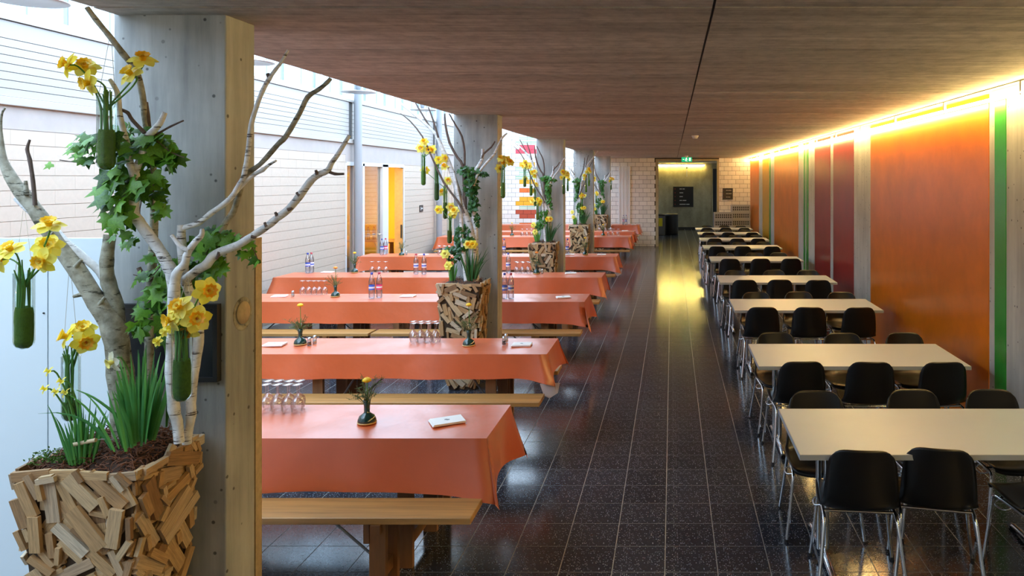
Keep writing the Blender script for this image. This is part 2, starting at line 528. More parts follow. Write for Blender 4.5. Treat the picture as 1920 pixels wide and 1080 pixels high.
o = rest.build('block_field', M['whitewall'], wl); o['kind'] = 'stuff'
MB().span(XL - .01, XL + .004, YB, DY0, 2.662, 2.88).build('lintel_band', M['lintel'], wl)
MB().span(XL - .01, XL + .004, DY0, YF, 2.53, 2.88).build('lintel_band', M['lintel'], wl)

# upper facade: siding boards, sill, windows
up = MB().span(XL - .25, XL - .012, YB, YF + .3, 2.88, 3.67).build('wall_left_upper', M['sidinggap'])
struct(up, 'white horizontal siding of the gallery above the block wall')
MB().span(XL - .2, XL + .05, YB, YF, 2.878, 2.955).build('cornice', M['siding'], up, bevel=.006)
for (ya, yb) in ((YB, 3.9), (3.95, 9.0), (9.05, 14.12), (14.28, 19.1), (19.25, YF)):
    z = 2.962
    for k in range(8):
        h = .076 if k < 7 else .165
        MB().span(XL - .02, XL + .006, ya, yb, z, z + h - .006).build('siding_board', M['siding'], up)
        z += h
MB().span(XL - .2, XL + .03, YB, YF, 3.66, 3.70).build('sill', M['siding'], up)
nwin = 0
y = 2.35
while y < 23.5:
    nwin += 1
    w = obj('window_%d' % nwin, None); struct(w, 'white framed upper gallery window')
    MB().span(XL - .12, XL - .02, y, y + .10, 3.70, ZR).build('frame_post', M['winframe'], w)
    MB().span(XL - .10, XL - .03, y + .10, y + 1.06, 3.70, 3.76).build('bottom_rail', M['winframe'], w)
    MB().span(XL - .09, XL - .05, y + .58, y + .615, 3.76, ZR).build('mullion', M['winframe'], w)
    MB().span(XL - .075, XL - .068, y + .10, y + 1.06, 3.76, ZR).build('pane', M['winglass'], w)
    y += 1.06
MB().span(XL - .25, XL - .0, YB, YF + .3, ZR, ZR + .3).build('roof_edge', M['siding'], up)

# far wall: bricks, opening, coloured column of bricks
BL, BH = .2535, .1417
wb = MB()
OX0, OX1, OZ = -.54, 1.54, 2.86
wb.span(XL - .3, OX0, YF + .006, YF + .3, 0, ZC)
wb.span(XL - .3, XS, YF + .006, YF + .3, ZC, ZR + .3)
wb.span(OX1, XR + .3, YF + .006, YF + .3, 0, ZC)
wb.span(OX0, OX1, YF + .006, YF + .3, OZ, ZC)
wb = wb.build('wall_back', M['mortar']); struct(wb, 'cream brick end wall with dark joints around the corridor opening')
brk = {}
RZ0 = 3.32 - 40 * BH
cand = []
colr = {0: 'bpink', 1: 'bpink', 4: 'bamber', 8: 'bamber', 10: 'bora', 12: 'bamber', 13: 'bamber', 15: 'bdred', 16: 'bdred', 18: 'bora'}
grn = (-2, -1, 5, 6, 7, 14)
CX0 = -5.005
for k in range(-13, 24):
    zt = 3.32 - k * BH; z0 = zt - BH
    if z0 < 0: z0 = 0
    if zt < .02 or zt > ZR + .2: continue
    x = CX0 - 6 * BL + (BL / 2 if k % 2 else 0)
    while x < XR:
        a, c = x, x + BL; x += BL
        for (lo, hi) in ((XL, OX0), (OX1, XR)):
            p, q = max(a, lo), min(c, hi)
            if q - p < .03: continue
            if lo > 0 or p > XS + .01:
                if z0 > ZC - .03: continue
                zz = min(zt, ZC)
            else: zz = min(zt, ZR + .2)
            if p < XS < q and z0 > ZC - .1: q = XS
            isc = CX0 - .01 < (p + q) / 2 < CX0 + 2 * BL + .01
            vis = (p > 1) or (-2.1 < p) or (-5.6 < p < -4.3 and z0 > .5 and zz < 4.0)
            cand.append((vis, isc, k, p, q, z0, zz))
rest = MB(); n = 0
for vis, isc, k, p, q, z0, z1 in cand:
    L = round(q - p - .008, 3); hh = round(z1 - z0 - .008, 3)
    if hh < .02: continue
    m = 'brick'
    if isc and k in colr: m = colr[k]
    c = ((p + q) / 2, YF + .004, (z0 + z1) / 2)
    if (vis and n < 300) or m != 'brick':
        if (L, hh, m) not in brk: brk[(L, hh, m)] = MB().box((0, 0, 0), (L, .02, hh)).mesh('brick', M[m])
        obj('brick', brk[(L, hh, m)], wb, c); n += 1
    else: rest.box(c, (L, .02, hh))
    if isc and k in grn:
        MB().box((c[0], YF - .008, c[2] + .03), (L, .006, .02)).build('green_stripe', M['bgreen'], wb)
        MB().box((c[0], YF - .008, c[2] - .03), (L, .006, .012)).build('green_stripe', M['bgreen'], wb)
o = rest.build('brick_field', M['brick'], wb); o['kind'] = 'stuff'
tr = MB()
tr.span(OX0 - .0, OX0 + .09, YF - .01, YF + .3, 0, OZ); tr.span(OX1 - .06, OX1, YF - .01, YF + .3, 0, OZ); tr.span(OX0 + .09, OX1 - .06, YF - .01, YF + .3, OZ - .06, OZ)
struct(tr.build('trim_1', M['corr']), 'concrete surround of the corridor opening')
# corrugated white folding door in the brick wall
d = obj('door_1', None); struct(d, 'white corrugated folding door in the brick wall')
x0 = (1160 - CX) * YF / F; x1 = (1182 - CX) * YF / F; zt = H + (336 - 312) * YF / F
nsl = 7
for k in range(nsl):
    w = (x1 - x0) / nsl
    MB().span(x0 + k * w, x0 + (k + 1) * w - .008, YF - .06 + (k % 2) * .012, YF - .01, 0.0, zt).build('slat', M['doorwhite'], d)
# corridor behind
cb = MB().span(-3.3, 3.3, YC, YC + .3, 0, ZC).build('wall_corridor_back', M['corr']); struct(cb, 'olive lit concrete wall at the end of the corridor')
s_ = MB().span(-3.3, -3.0, YF + .3, YC, 0, ZC).build('wall_corridor_left', M['corr']); struct(s_, 'concrete side wall of the corridor')
s_ = MB().span(3.0, 3.3, YF + .3, YC, 0, ZC).build('wall_corridor_right', M['corr']); struct(s_, 'concrete right wall of the corridor')
d = obj('doorway_2', None); struct(d, 'dark doorway at the end of the corridor, its shade a black panel')
MB().span(1.80, 2.7, YC - .05, YC - .005, 0, 2.66).build('leaf', M['matblack'], d)  # black panel stands in for the shade of an open doorway
MB().span(1.76, 1.80, YC - .07, YC - .005, 0, 2.70).build('jamb', M['corr'], d)
MB().span(-3.0, 1.76, YC - .02, YC, 0, .09).build('baseboard_back', M['matblack'])['kind'] = 'structure'
# wall behind the camera
s_ = MB().span(XL - .3, XR + .3, YB - .3, YB, -.2, ZR + .3).build('wall_rear', M['plaster']); struct(s_, 'plain wall behind the viewer')

# concrete columns along the aisle
CXA, CXB, CT = -2.379, -1.9, .22
COLY = [3.19 + 4.97 * k for k in range(5)]
for k, y in enumerate(COLY):
    c = MB().span(CXA, CXB, y, y + CT, 0, ZC + .02).build('column', M['conc'], bevel=.006)
    struct(c, 'rough concrete column, %s from the viewer, beside the aisle' % ORD[k], 'column')
    if k == 0:
        MB().lathe([(0, 0), (.05, 0), (.05, .006), (0, .006)], 28).build('round_cover', M['edge'], c, (CXB, 3.314, 1.61), (0, math.pi / 2, 0))
        MB().lathe([(.052, 0), (.072, .001), (.074, 0)], 28).build('stain_ring', M['bark'], c, (CXB, 3.314, 1.605), (0, math.pi / 2, 0), solid=.001)
# steel posts and roof beams of the atrium
for k, y in enumerate((4.31, 9.28, 14.25, 19.22)):
    p = thing('steel_post', 'round grey steel post by the block wall, %s from the viewer' % ORD[k], 'post', (-5.975, y, 0), 0, 'atrium steel posts')
    MB().tube([(0, 0, 0), (0, 0, ZR)], .073, 20).build('shaft', M['greysteel'], p)
    MB().lathe([(0, .02), (.10, .02), (.10, 0)], 20).build('base_plate', M['greysteel'], p)
    s_ = MB().span(XL, XS + .1, y - .05, y + .05, ZR, ZR + .16).build('trim_%d' % (k + 2), M['greysteel'])
    struct(s_, 'grey steel roof beam across the atrium')

# glazed doors and the yellow room behind
d = obj('door_3', None); struct(d, 'glazed double door to the warmly lit room')
def yl(px): return -XL * F / (CX - px)
for (ya, yb) in ((DY0, DY0 + .05), (14.42, 14.52), (14.76, 14.84), (15.77, 16.08), (17.0, 17.05)):
    MB().span(XL - .10, XL + .01, ya, yb, 0, DZ).build('frame_post', M['winframe'], d)
MB().span(XL - .10, XL + .01, DY0 + .05, 17.0, DZ - .05, DZ + .02).build('frame_head', M['winframe'], d)
for (ya, yb) in ((DY0 + .05, 14.42), (14.84, 15.77)):
    MB().span(XL - .06, XL - .05, ya, yb, .02, DZ - .05).build('pane', M['glass'], d)
for z in (1.05,):
    h = MB().tube([(XL - .04, 15.62, z), (XL + .05, 15.62, z), (XL + .05, 15.5, z)], .011, 8).build('handle', M['steel'], d)
    MB().tube([(XL + .03, 14.36, .85), (XL + .03, 14.36, 1.25)], .012, 8).build('handle', M['steel'], d)
lf = obj('door_4', None); struct(lf, 'brown wooden door standing open into the yellow room')
MB().box((0, .45, DZ / 2 - .02), (.05, .9, DZ - .08)).build('leaf', M['doorwood'], lf)
MB().box((.10, .0, DZ / 2 - .02), (.14, .05, DZ - .08)).build('frame_reveal', M['doorwood'], lf)
lf.location = (XL - .175, 17.0, 0)
MB().box((.14, -.04, 1.02), (.02, .03, .3)).build('handle', M['matblack'], lf)
rm = MB()
s_ = MB().span(-9.8, -9.5, 12.6, 18.9, 0, 3).build('wall_room_far', M['roomyellow']); struct(s_, 'yellow far wall of the adjoining room')
s_ = MB().span(-9.5, XL - .12, 18.6, 18.9, 0, 3).build('wall_room_right', M['roomyellow']); struct(s_, 'yellow side wall of the adjoining room')
s_ = MB().span(-9.5, XL - .25, 12.6, 12.9, 0, 3).build('wall_room_left', M['roomyellow']); struct(s_, 'yellow near wall of the adjoining room')
s_ = MB().span(-9.8, XL - .12, 12.6, 18.9, 2.85, 3).build('ceiling_room', M['plaster']); struct(s_, 'ceiling of the adjoining room')
s_ = MB().span(-9.8, XL - .0, 12.6, 18.9, -.2, -.002).build('floor_room', M['roomfloor']); struct(s_, 'floor of the adjoining room')
# brick pier seen through the glass
pw = obj('wall_room_pier', None); struct(pw, 'cream brick pier inside the adjoining room')
MB().span(-8.6, -8.4, 18.0, 18.55, 0, 2.85).build('core', M['mortar'], pw)
for k in range(20):
    off = .125 if k % 2 else 0
    yy = 18.0 - off
    while yy < 18.55:
        a, c = max(yy, 18.0), min(yy + .25, 18.55); yy += .25
        if c - a > .04: MB().span(-8.39, -8.37, a, c - .006, k * BH, (k + 1) * BH - .006).build('brick', M['brick'], pw)
rl = thing('ceiling_lamp', 'warm strip lamp on the ceiling of the yellow room', 'lamp', (-7.6, 16.0, 2.78))
MB().box((0, 0, .03), (.16, 1.5, .05)).build('housing', M['plastic'], rl)
M['roomlamp'] = plain('room_lamp', (1, .9, .7), .5, emit=(1, .72, .3), es=420)
MB().box((0, 0, -.005), (.13, 1.46, .02)).build('diffuser', M['roomlamp'], rl)

# slim wall window and little sign on the left wall
d = obj('window_%d' % (nwin + 1), None); struct(d, 'narrow vertical slit window in the white wall')
y0, y1 = yl(820), yl(827)
MB().span(XL - .02, XL + .006, y0, y1, .75, 2.25).build('pane', M['doorwood'], d)
MB().span(XL - .02, XL + .03, y0 - .05, y1 + .3, .68, .75).build('sill', M['siding'], d)
sg = thing('wall_sign', 'tiny black pictogram sign on the white block wall', 'sign', (XL + .012, yl(789), 1.49))
MB().box((0, 0, 0), (.012, .24, .16)).build('plate', M['signblack'], sg)
MB().box((.008, -.05, 0), (.004, .03, .09)).build('pictogram', M['signtext'], sg)
MB().box((.008, .03, .0), (.004, .10, .03)).build('pictogram', M['signtext'], sg)

# movable white partition behind the first column
pt = thing('white_partition', 'tall white partition board standing behind the nearest column', 'partition', (-2.6, 3.465, 0))
MB().span(-1.2, -.27, -.025, .025, .02, 1.928).build('board', M['white'], pt)
MB().span(-.264, .676, -.025, .025, .02, 1.928).build('board', M['white'], pt)
MB().span(.676, .688, -.026, .026, .02, 1.93).build('edge_strip', M['edge'], pt)
MB().span(-1.2, .67, -.15, .15, 0, .02).build('foot', M['greysteel'], pt)
MB().lathe([(0, .004), (.004, .004), (.004, 0)], 10).build('screw', M['matblack'], pt, (-.285, -.025, 1.585), (math.pi / 2, 0, 0))
# dark framed board on the first column
db = thing('dark_framed_board', 'black framed dark board mounted on the nearest column', 'board', (-2.134, 3.19, 1.507))
MB().span(-.195, .195, -.018, -.006, -.145, .145).build('panel', M['screen'], db)
for (a, c, e, g) in ((-.214, .214, .145, .164), (-.214, .214, -.164, -.145), (-.214, -.195, -.145, .145), (.195, .214, -.145, .145)):
    MB().span(a, c, -.03, -.001, e, g).build('frame_bar', M['matblack'], db)

# ------------------------------------------------------------------ lamps
lp = None
y = -2.2; idx = 0
while y < 24.0:
    if 18.6 < y + .75 < 19.3: y += .45
    idx += 1
    if lp is None:
        lp = thing('fluorescent_lamp', '', 'lamp')
        MB().tube([(0, .01, 0), (0, 1.485, 0)], .014, 10).build('tube', M['fluo'], lp)
        MB().span(-.012, .012, 0, 1.496, .079, .0848).build('batten', M['plastic'], lp)
        for yy in (.006, 1.490): MB().box((0, yy, .032), (.022, .010, .094)).build('end_cap', M['plastic'], lp)
        l = lp
    else: l = copy_tree(lp)
    l.location = (XR - .095, y, ZC - .085)
    tag(l, 'glowing strip lamp above the painted wall, number %s from the viewer' % idx, 'lamp', 'strip lamps along the painted wall')
    y += 1.5
names = list(ORD) + ['eleventh', 'twelfth', 'thirteenth', 'fourteenth', 'fifteenth', 'sixteenth', 'seventeenth', 'eighteenth', 'nineteenth']
for o in [o for o in C.objects if o.get('group') == 'strip lamps along the painted wall']:
    k = int(o['label'].split('number ')[1].split()[0])
    o['label'] = 'glowing strip lamp above the painted wall, %s from the viewer' % names[k - 1]
MB().span(XR - .122, XR - .116, YB, YF, ZC - .006, ZC).build('trim_9', M['matblack'])['kind'] = 'structure'
for k, x in enumerate((-.62, .42)):
    l = thing('fluorescent_lamp', 'glowing strip lamp on the corridor end wall, %s half' % ('left', 'right')[k], 'lamp', (x, YC - .07, ZC - .085), 0, 'corridor strip lamps')
    MB().tube([(.02, 0, 0), (1.0, 0, 0)], .016, 10).build('tube', M['fluoc'], l)
    MB().box((.51, 0, .045), (1.02, .06, .04)).build('batten', M['plastic'], l)
    MB().box((.01, 0, .012), (.02, .035, .05)).build('end_cap', M['plastic'], l); MB().box((1.01, 0, .012), (.02, .035, .05)).build('end_cap', M['plastic'], l)
for k, y in enumerate((6.13, 9.37, 12.6, 15.85, 19.1)):
    l = thing('pendant_lamp', 'silver disc pendant lamp high over the orange tables, %s from the viewer' % ORD[k], 'lamp', (-5.28, y, 3.66), 0, 'disc pendants in the atrium')
    MB().lathe([(.0, .035), (.10, .03), (.28, .005), (.28, .0), (.10, .018), (0, .02)], 36).build('disc_shade', M['lampmetal'], l)
    MB().lathe([(0, .03), (.03, .035), (.055, .13), (.05, .15), (0, .155)], 20).build('fitting', M['greysteel'], l)
    MB().tube([(0, 0, .15), (0, 0, ZR + .1 - 3.66)], .004, 6).build('cable', M['cable'], l)
struct(MB().span(-5.30, -5.26, YB, YF, ZR + .08, ZR + .14).build('trim_8', M['greysteel']), 'long rail carrying the pendant lamps')
# ceiling fittings
def detector(x, y, label):
    s = thing('smoke_detector', label, 'smoke detector', (x, y, ZC))
    MB().lathe([(0, 0), (.055, 0), (.055, -.02), (.0, -.02)], 20).build('base', M['plastic'], s)
    MB().lathe([(.045, -.02), (.045, -.03), (.035, -.05), (0, -.052)], 20).build('dome', M['plastic'], s)
detector(.37, 12.0, 'small cream smoke detector on the ceiling over the aisle')
detector(.43, 22.3, 'small cream smoke detector on the ceiling just before the exit sign')
ex = thing('exit_sign', 'green illuminated running-man exit sign hanging before the corridor', 'sign', (.47, 23.9, 2.83))
MB().box((0, 0, 0), (.33, .04, .15)).build('box', M['exit'], ex)
b = MB(); b.box((-.02, -.022, .005), (.03, .004, .06), Matrix.Rotation(.35, 3, 'Y')); b.box((-.005, -.022, .048), (.022, .004, .022)); b.box((-.035, -.022, -.04), (.05, .004, .016), Matrix.Rotation(.7, 3, 'Y')); b.box((.005, -.022, -.045), (.016, .004, .05), Matrix.Rotation(-.5, 3, 'Y')); b.box((.0, -.022, .012), (.07, .004, .014), Matrix.Rotation(.5, 3, 'Y'))
b.build('running_figure', M['exitw'], ex)
MB().box((.10, -.022, 0), (.055, .004, .10)).build('door_symbol', M['exitw'], ex)
MB().box((-.105, -.022, 0), (.05, .004, .02)).build('arrow', M['exitw'], ex)
for x in (-.1, .1): MB().tube([(x, 0, .07), (x, 0, .085)], .006, 6).build('hanger', M['greysteel'], ex)
# black direction boards (lettering too small to read)
def board(name, label, p0, p1, y, rows, widths):
    a = W(p0[0], p0[1], y); c = W(p1[0], p1[1], y)
    s = thing(name, label, 'sign', ((a.x + c.x) / 2, y - .012, (a.z + c.z) / 2))
    w, h = c.x - a.x, a.z - c.z
    MB().box((0, 0, 0), (w, .02, h)).build('panel', M['signblack'], s)
    for k in range(rows):
        z = h * (.5 - (k + .6) / (rows + .3))
        MB().box((-w * .40, -.011, z), (w * .05, .003, h * .045)).build('arrow', M['signred'], s)
        x = -w * .18
        for wd in widths[k]:
            MB().box((x + w * wd / 2, -.011, z), (w * wd, .003, h * .04)).build('lettering', M['signtext'], s); x += w * (wd + .03)
    return s
board('direction_board', 'large black direction board on the corridor end wall', (1262, 350), (1300, 388), YC - .0, 5, [(.12, .1), (.18,), (.16,), (.12, .18), (.30, .16)])
s = board('direction_board', 'small black direction board on the brick wall', (1355, 353), (1374, 374), YF - .01, 3, [(.2, .3), (.22, .3), (.15, .25)])
wp = thing('wall_lever', 'thin metal rod hanging below the corridor strip lamp', 'rod', (.65, YC - .05, 2.5))
MB().tube([(0, 0, .18), (0, 0, -.2)], .015, 8).build('rod', M['steel'], wp)
MB().box((0, 0, .2), (.07, .05, .07)).build('bracket', M['matblack'], wp)
# waste bins
def bin_(x, y, r, h, m, label, yellow):
    s = thing('waste_bin', label, 'bin', (x, y, 0), 0)
    MB().lathe([(0, .0), (r * .97, .0), (r, .03), (r, h - .06)], 28).build('body', M[m], s)
    MB().lathe([(r * 1.02, h - .07), (r * 1.02, h - .01), (r * .9, h), (r * .6, h), (r * .58, h - .03), (0, h - .03)], 28).build('lid', M['bin'], s)
    if yellow:
        MB().grid(lambda u, v: Vector(((r + .003) * math.cos(-1.9 + u * .8), (r + .003) * math.sin(-1.9 + u * .8), .35 + v * .32)), 6, 3).build('label_strip', M['binyellow'], s)
bin_(-.46, 29.6, .19, .82, 'bingrey', 'grey round waste bin with a yellow label in the corridor', True)
bin_(-.02, 29.9, .27, .82, 'bin', 'wide black round waste bin in the corridor', False)
# grey crates
def crate_mesh():
    w, d_, h = .60, .40, .225
    b = MB(); t = .012
    b.span(-w / 2, w / 2, -d_ / 2, d_ / 2, 0, t)
    b.span(-w / 2, -w / 2 + t, -d_ / 2, d_ / 2, t, h); b.span(w / 2 - t, w / 2, -d_ / 2, d_ / 2, t, h)
    b.span(-w / 2 + t, w / 2 - t, d_ / 2 - t, d_ / 2, t, h)
    y0, y1 = -d_ / 2, -d_ / 2 + t
    b.span(-w / 2 + t, w / 2 - t, y0, y1, t, .05); b.span(-w / 2 + t, w / 2 - t, y0, y1, .175, h)
    for k in range(9):
        x = -w / 2 + t + .02 + k * .066
        b.span(x - .012, x + .012, y0, y1, .05, .175)
    b.span(-w / 2 + t, w / 2 - t, y0, y1, .105, .12)
    b.span(-w / 2 - .008, w / 2 + .008, y0 - .008, y0, h - .018, h)
    return b
me = crate_mesh().mesh('crate_shell', M['crate'])
for (x, n_, nm) in ((1.63, 5, 'left'), (2.20, 6, 'right')):
    for k in range(n_):
        t_ = 'top' if k == n_ - 1 else ORD[k] + ' from the floor'
        s = thing('plastic_crate', 'grey slotted plastic crate, %s in the %s stack by the brick wall' % (t_, nm), 'crate', (x, 24.1 - (.25 if nm == 'left' else 0), k * .23), 0, 'grey crates stacked by the brick wall')
        obj('shell', me, s)
        MB().span(-.28, .28, -.17, .17, .02, .18).build('dark_fill', M['cratehole'], s)  # near-black block paints the shade seen through the crate slots
# ------------------------------------------------------------------ orange tables
ROWS = [4.16, 6.16, 8.79, 10.96, 13.9, 18.6, 20.4, 23.5]
TW = .62; TX0, TX1 = -5.84, -1.03; TZ = .76
def trestle(b, x, y0, y1, z, par, m='legwood'):
    for y in (y0, y1): MB().span(x - .042, x + .042, y - .018, y + .018, 0, z).build('leg', M[m], par)
    MB().span(x - .025, x + .025, y0 - .05, y1 + .05, z - .05, z).build('cross_rail', M[m], par)
    MB().span(x - .02, x + .02, y0 + .018, y1 - .018, .10, .17).build('cross_rail', M[m], par)
def make_bench():
    t = thing('wooden_bench', '', 'bench')
    MB().span(-1.19, 1.19, -.125, .125, .415, .45).build('seat_plank', M['wood'], t, bevel=.004)
    for s in (-1, 1):
        trestle(None, s * .70, -.085, .085, .415, t)
        MB().tube([(s * .70, 0, .14), (s * .38, 0, .415)], .008, 6).build('brace', M['greysteel'], t)
        MB().box((s * .70 - .055, -.085, .36), (.03, .05, .10)).build('block', M['legwood'], t)
    return t
def make_table():
    t = thing('trestle_table', '', 'table')
    MB().span(-1.19, 1.19, -.305, .305, .722, .752).build('tabletop', M['wood'], t)
    for s in (-1, 1):
        trestle(None, s * .72, -.22, .22, .722, t)
        MB().tube([(s * .72, 0, .16), (s * .36, 0, .722)], .009, 6).build('brace', M['greysteel'], t)
    return t
bench0 = make_bench(); table0 = make_table(); ub = ut = False
def place(o0, used, loc): return (copy_tree(o0, None, loc) if used else o0)
XH = (TX1 - 1.2, TX0 + 1.2)
def make_cloth(seed, drop):
    rnd = random.Random(seed)
    L = TX1 - TX0; b = MB()
    ph = [rnd.uniform(0, 6.28) for _ in range(8)]
    def topz(x, y, e):
        return .0018 * e * (math.sin(7 * x + ph[0] + 3 * y) + math.sin(13 * x - 9 * y + ph[1]) * .7 + math.sin(23 * y + 5 * x + ph[2]) * .5 + .8 * math.sin(31 * x + 17 * y + ph[6]))
    nx, ny = 110, 13
    def P(u, v):
        e = min(1, min(u, 1 - u) * 30) * min(1, min(v, 1 - v) * 6)
        x = TX0 + u * L; y = v * TW
        return Vector((x, y, TZ + topz(x, y, e)))
    b.grid(P, nx, ny)
    per = []          # (top point, outward dir, flare, drop)
    def wob(s, k): return math.sin(s * 5.1 + ph[k]) + .6 * math.sin(s * 11.7 + ph[k + 1])
    def near(d): return math.exp(-(d / .13) ** 2)
    def side(p0, p1, out, n, k):
        p0, p1 = Vector(p0), Vector(p1); ln = (p1 - p0).length; dirv = (p1 - p0).normalized()
        for i in range(n + 1):
            s = i / n * ln; d = min(s, ln - s); nb = near(d)
            sgn = -1 if s < ln / 2 else 1
            fl = .018 + .012 * wob(s, k) + .055 * nb
            o = out * fl + dirv * sgn * nb * .08
            per.append((p0 + dirv * s, o, drop + .003 * wob(s + 1, k + 1) + .045 * nb))
    def corner(p, d, k):
        per.append((Vector(p), Vector(d) * .125, drop + .085 + rnd.uniform(-.02, .02)))
    x0, x1, y0, y1 = TX0, TX1, 0, TW
    side((x0, y0, TZ), (x1, y0, TZ), Vector((0, -1, 0)), 60, 3); corner((x1, y0, TZ), (.72, -.55, 0), 0)
    side((x1, y0, TZ), (x1, y1, TZ), Vector((1, 0, 0)), 16, 4); corner((x1, y1, TZ), (.75, .55, 0), 0)
    side((x1, y1, TZ), (x0, y1, TZ), Vector((0, 1, 0)), 60, 5); corner((x0, y1, TZ), (-.7, .7, 0), 0)
    side((x0, y1, TZ), (x0, y0, TZ), Vector((-1, 0, 0)), 16, 3); corner((x0, y0, TZ), (-.7, -.7, 0), 0)
    n = len(per); lv = 7; vs = []; fs = []
    for j in range(lv):
        t = j / (lv - 1)
        for (p, o, dr) in per:
            vs.append(p + o * (t ** 1.15) - Vector((0, 0, dr * t)))
    for j in range(lv - 1):
        for i in range(n):
            a = j * n + i; c = j * n + (i + 1) % n
            fs.append((a, a + n, c + n, c))
    b.add(vs, fs, True)
    return b
for r, y in enumerate(ROWS):
    od = ORD[r]
    far = r >= 5
    for k, x in enumerate(XH):
        part = ('aisle', 'wall')[k]
        if far and k == 1: pass
        t = place(table0, ut, (x, y + TW / 2, 0)); ut = True
        t.location = (x, y + TW / 2, 0)
        tag(t, 'wooden trestle table under the %s orange cloth, %s half' % (od, part), 'table', 'trestle tables under orange cloths')
        for side_, yy in (('near', y - .17), ('far', y + TW + .17)):
            bn = place(bench0, ub, None); ub = True
            bn.location = (x, yy, 0)
            tag(bn, 'wooden bench on the %s side of the %s orange table, %s half' % (side_, od, part), 'bench', 'wooden benches along the orange tables')
    c = make_cloth(r + 3, (.295, .20, .25, .24, .245, .25, .25, .25)[r]).build('paper_tablecloth', M['cloth'], None, (0, y, 0))
    tag(c, 'orange-red paper tablecloth over the %s long table from the viewer' % od, 'tablecloth', 'orange paper tablecloths')
    if r in (1, 4):
        b = MB()
        b.grid(lambda u, v: Vector((TX1 - .05 + u * .16 - .05 * v * u + .03 * v, -.045 + .02 * v + .03 * u, .53 - v * .13 * (1 - .5 * abs(u - .4)) )), 6, 5)
        b.build('white_lining', M['lining'], c, (0, 0, 0))

# ------------------------------------------------------------------ table ware
def ty(r, py): return H - TZ and (H - TZ) * F / (py - CY)
TP_ = TZ + .003
def on_table(r, px, py):
    y = (H - TP_) * F / (py - CY)
    y = min(max(y, ROWS[r] + .05), ROWS[r] + TW - .05)
    return Vector(((px - CX) * y / F, y, TP_))
# wine glass, upside down
wg0 = None
def wineglass(loc, label):
    global wg0
    if wg0 is None:
        t = thing('wine_glass', '', 'glass')
        MB().lathe([(.029, 0), (.034, .02), (.037, .045), (.033, .07), (.018, .088), (.005, .096)], 20).build('bowl', M['wineglass'], t)
        MB().lathe([(.005, .094), (.0038, .11), (.0038, .155), (.006, .166)], 10).build('stem', M['wineglass'], t)
        MB().lathe([(.0, .166), (.006, .166), (.034, .172), (.034, .1745), (.0, .1735)], 20).build('foot', M['wineglass'], t)
        wg0 = t
    else: t = copy_tree(wg0)
    t.location = loc
    return tag(t, label, 'glass', 'upturned wine glasses')
def glasses(r, px0, px1, py, n, where, rows=2):
    a = on_table(r, px0, py); c = on_table(r, px1, py)
    k = 0; rows_ = [(n + 1) // 2, n // 2] if rows == 2 else [n]
    for j, m in enumerate(rows_):
        for i in range(m):
            x = a.x + (c.x - a.x) * ((i + .5) / max(rows_[0], 1)) + random.uniform(-.006, .006) + j * .03
            nm = ('back', 'front')[j] if rows == 2 else 'single'
            wineglass((x, a.y - j * .085 + .03, TP_), 'upturned wine glass, %s row, %s from left, %s' % (nm, ORD[i], where))
# PET bottle
def bottle(loc, label, lab, cap, cat='bottle', group='mineral water bottles on the orange tables'):
    t = thing('water_bottle', label, cat, loc, 0, group)
    pr = [(0, 0), (.03, .0), (.036, .012), (.036, .03), (.034, .04), (.036, .05), (.036, .095), (.0345, .10), (.0345, .165), (.036, .17), (.036, .20), (.030, .235), (.016, .275), (.013, .285), (.013, .30)]
    MB().lathe(pr, 20).build('body', M['pet'], t)
    MB().lathe([(0, .004), (.032, .006), (.034, .2), (.028, .232), (0, .234)], 16).build('water', M['water'], t)
    lb_ = MB().lathe([(.0352, .102), (.0352, .163)], 20).build('label_band', M[lab], t)
    MB().lathe([(.0355, .12), (.0355, .14)], 20).build('label_stripe', M['labelwhite' if lab != 'labelwhite' else 'labelblue'], lb_)
    MB().lathe([(.0155, .285), (.0155, .31), (0, .311)], 16).build('cap', M[cap], t)
# napkin
def napkin(loc, rz, label, sx=.17, sy=.13):
    t = thing('napkin', label, 'napkin', loc, rz, 'folded napkins on the orange tables')
    for k in range(3):
        MB().box((.002 * k, -.002 * k, .003 + k * .0045), (sx - .004 * k, sy - .003 * k, .004)).build('fold', M['napkin'], t, bevel=.0015)
    b = MB(); b.box((0, 0, .0146), (.028, .006, .0006)); b.box((-.004, .01, .0146), (.016, .004, .0006)); b.box((.004, -.01, .0146), (.018, .004, .0006))
    b.build('print_mark', M['print'], t)
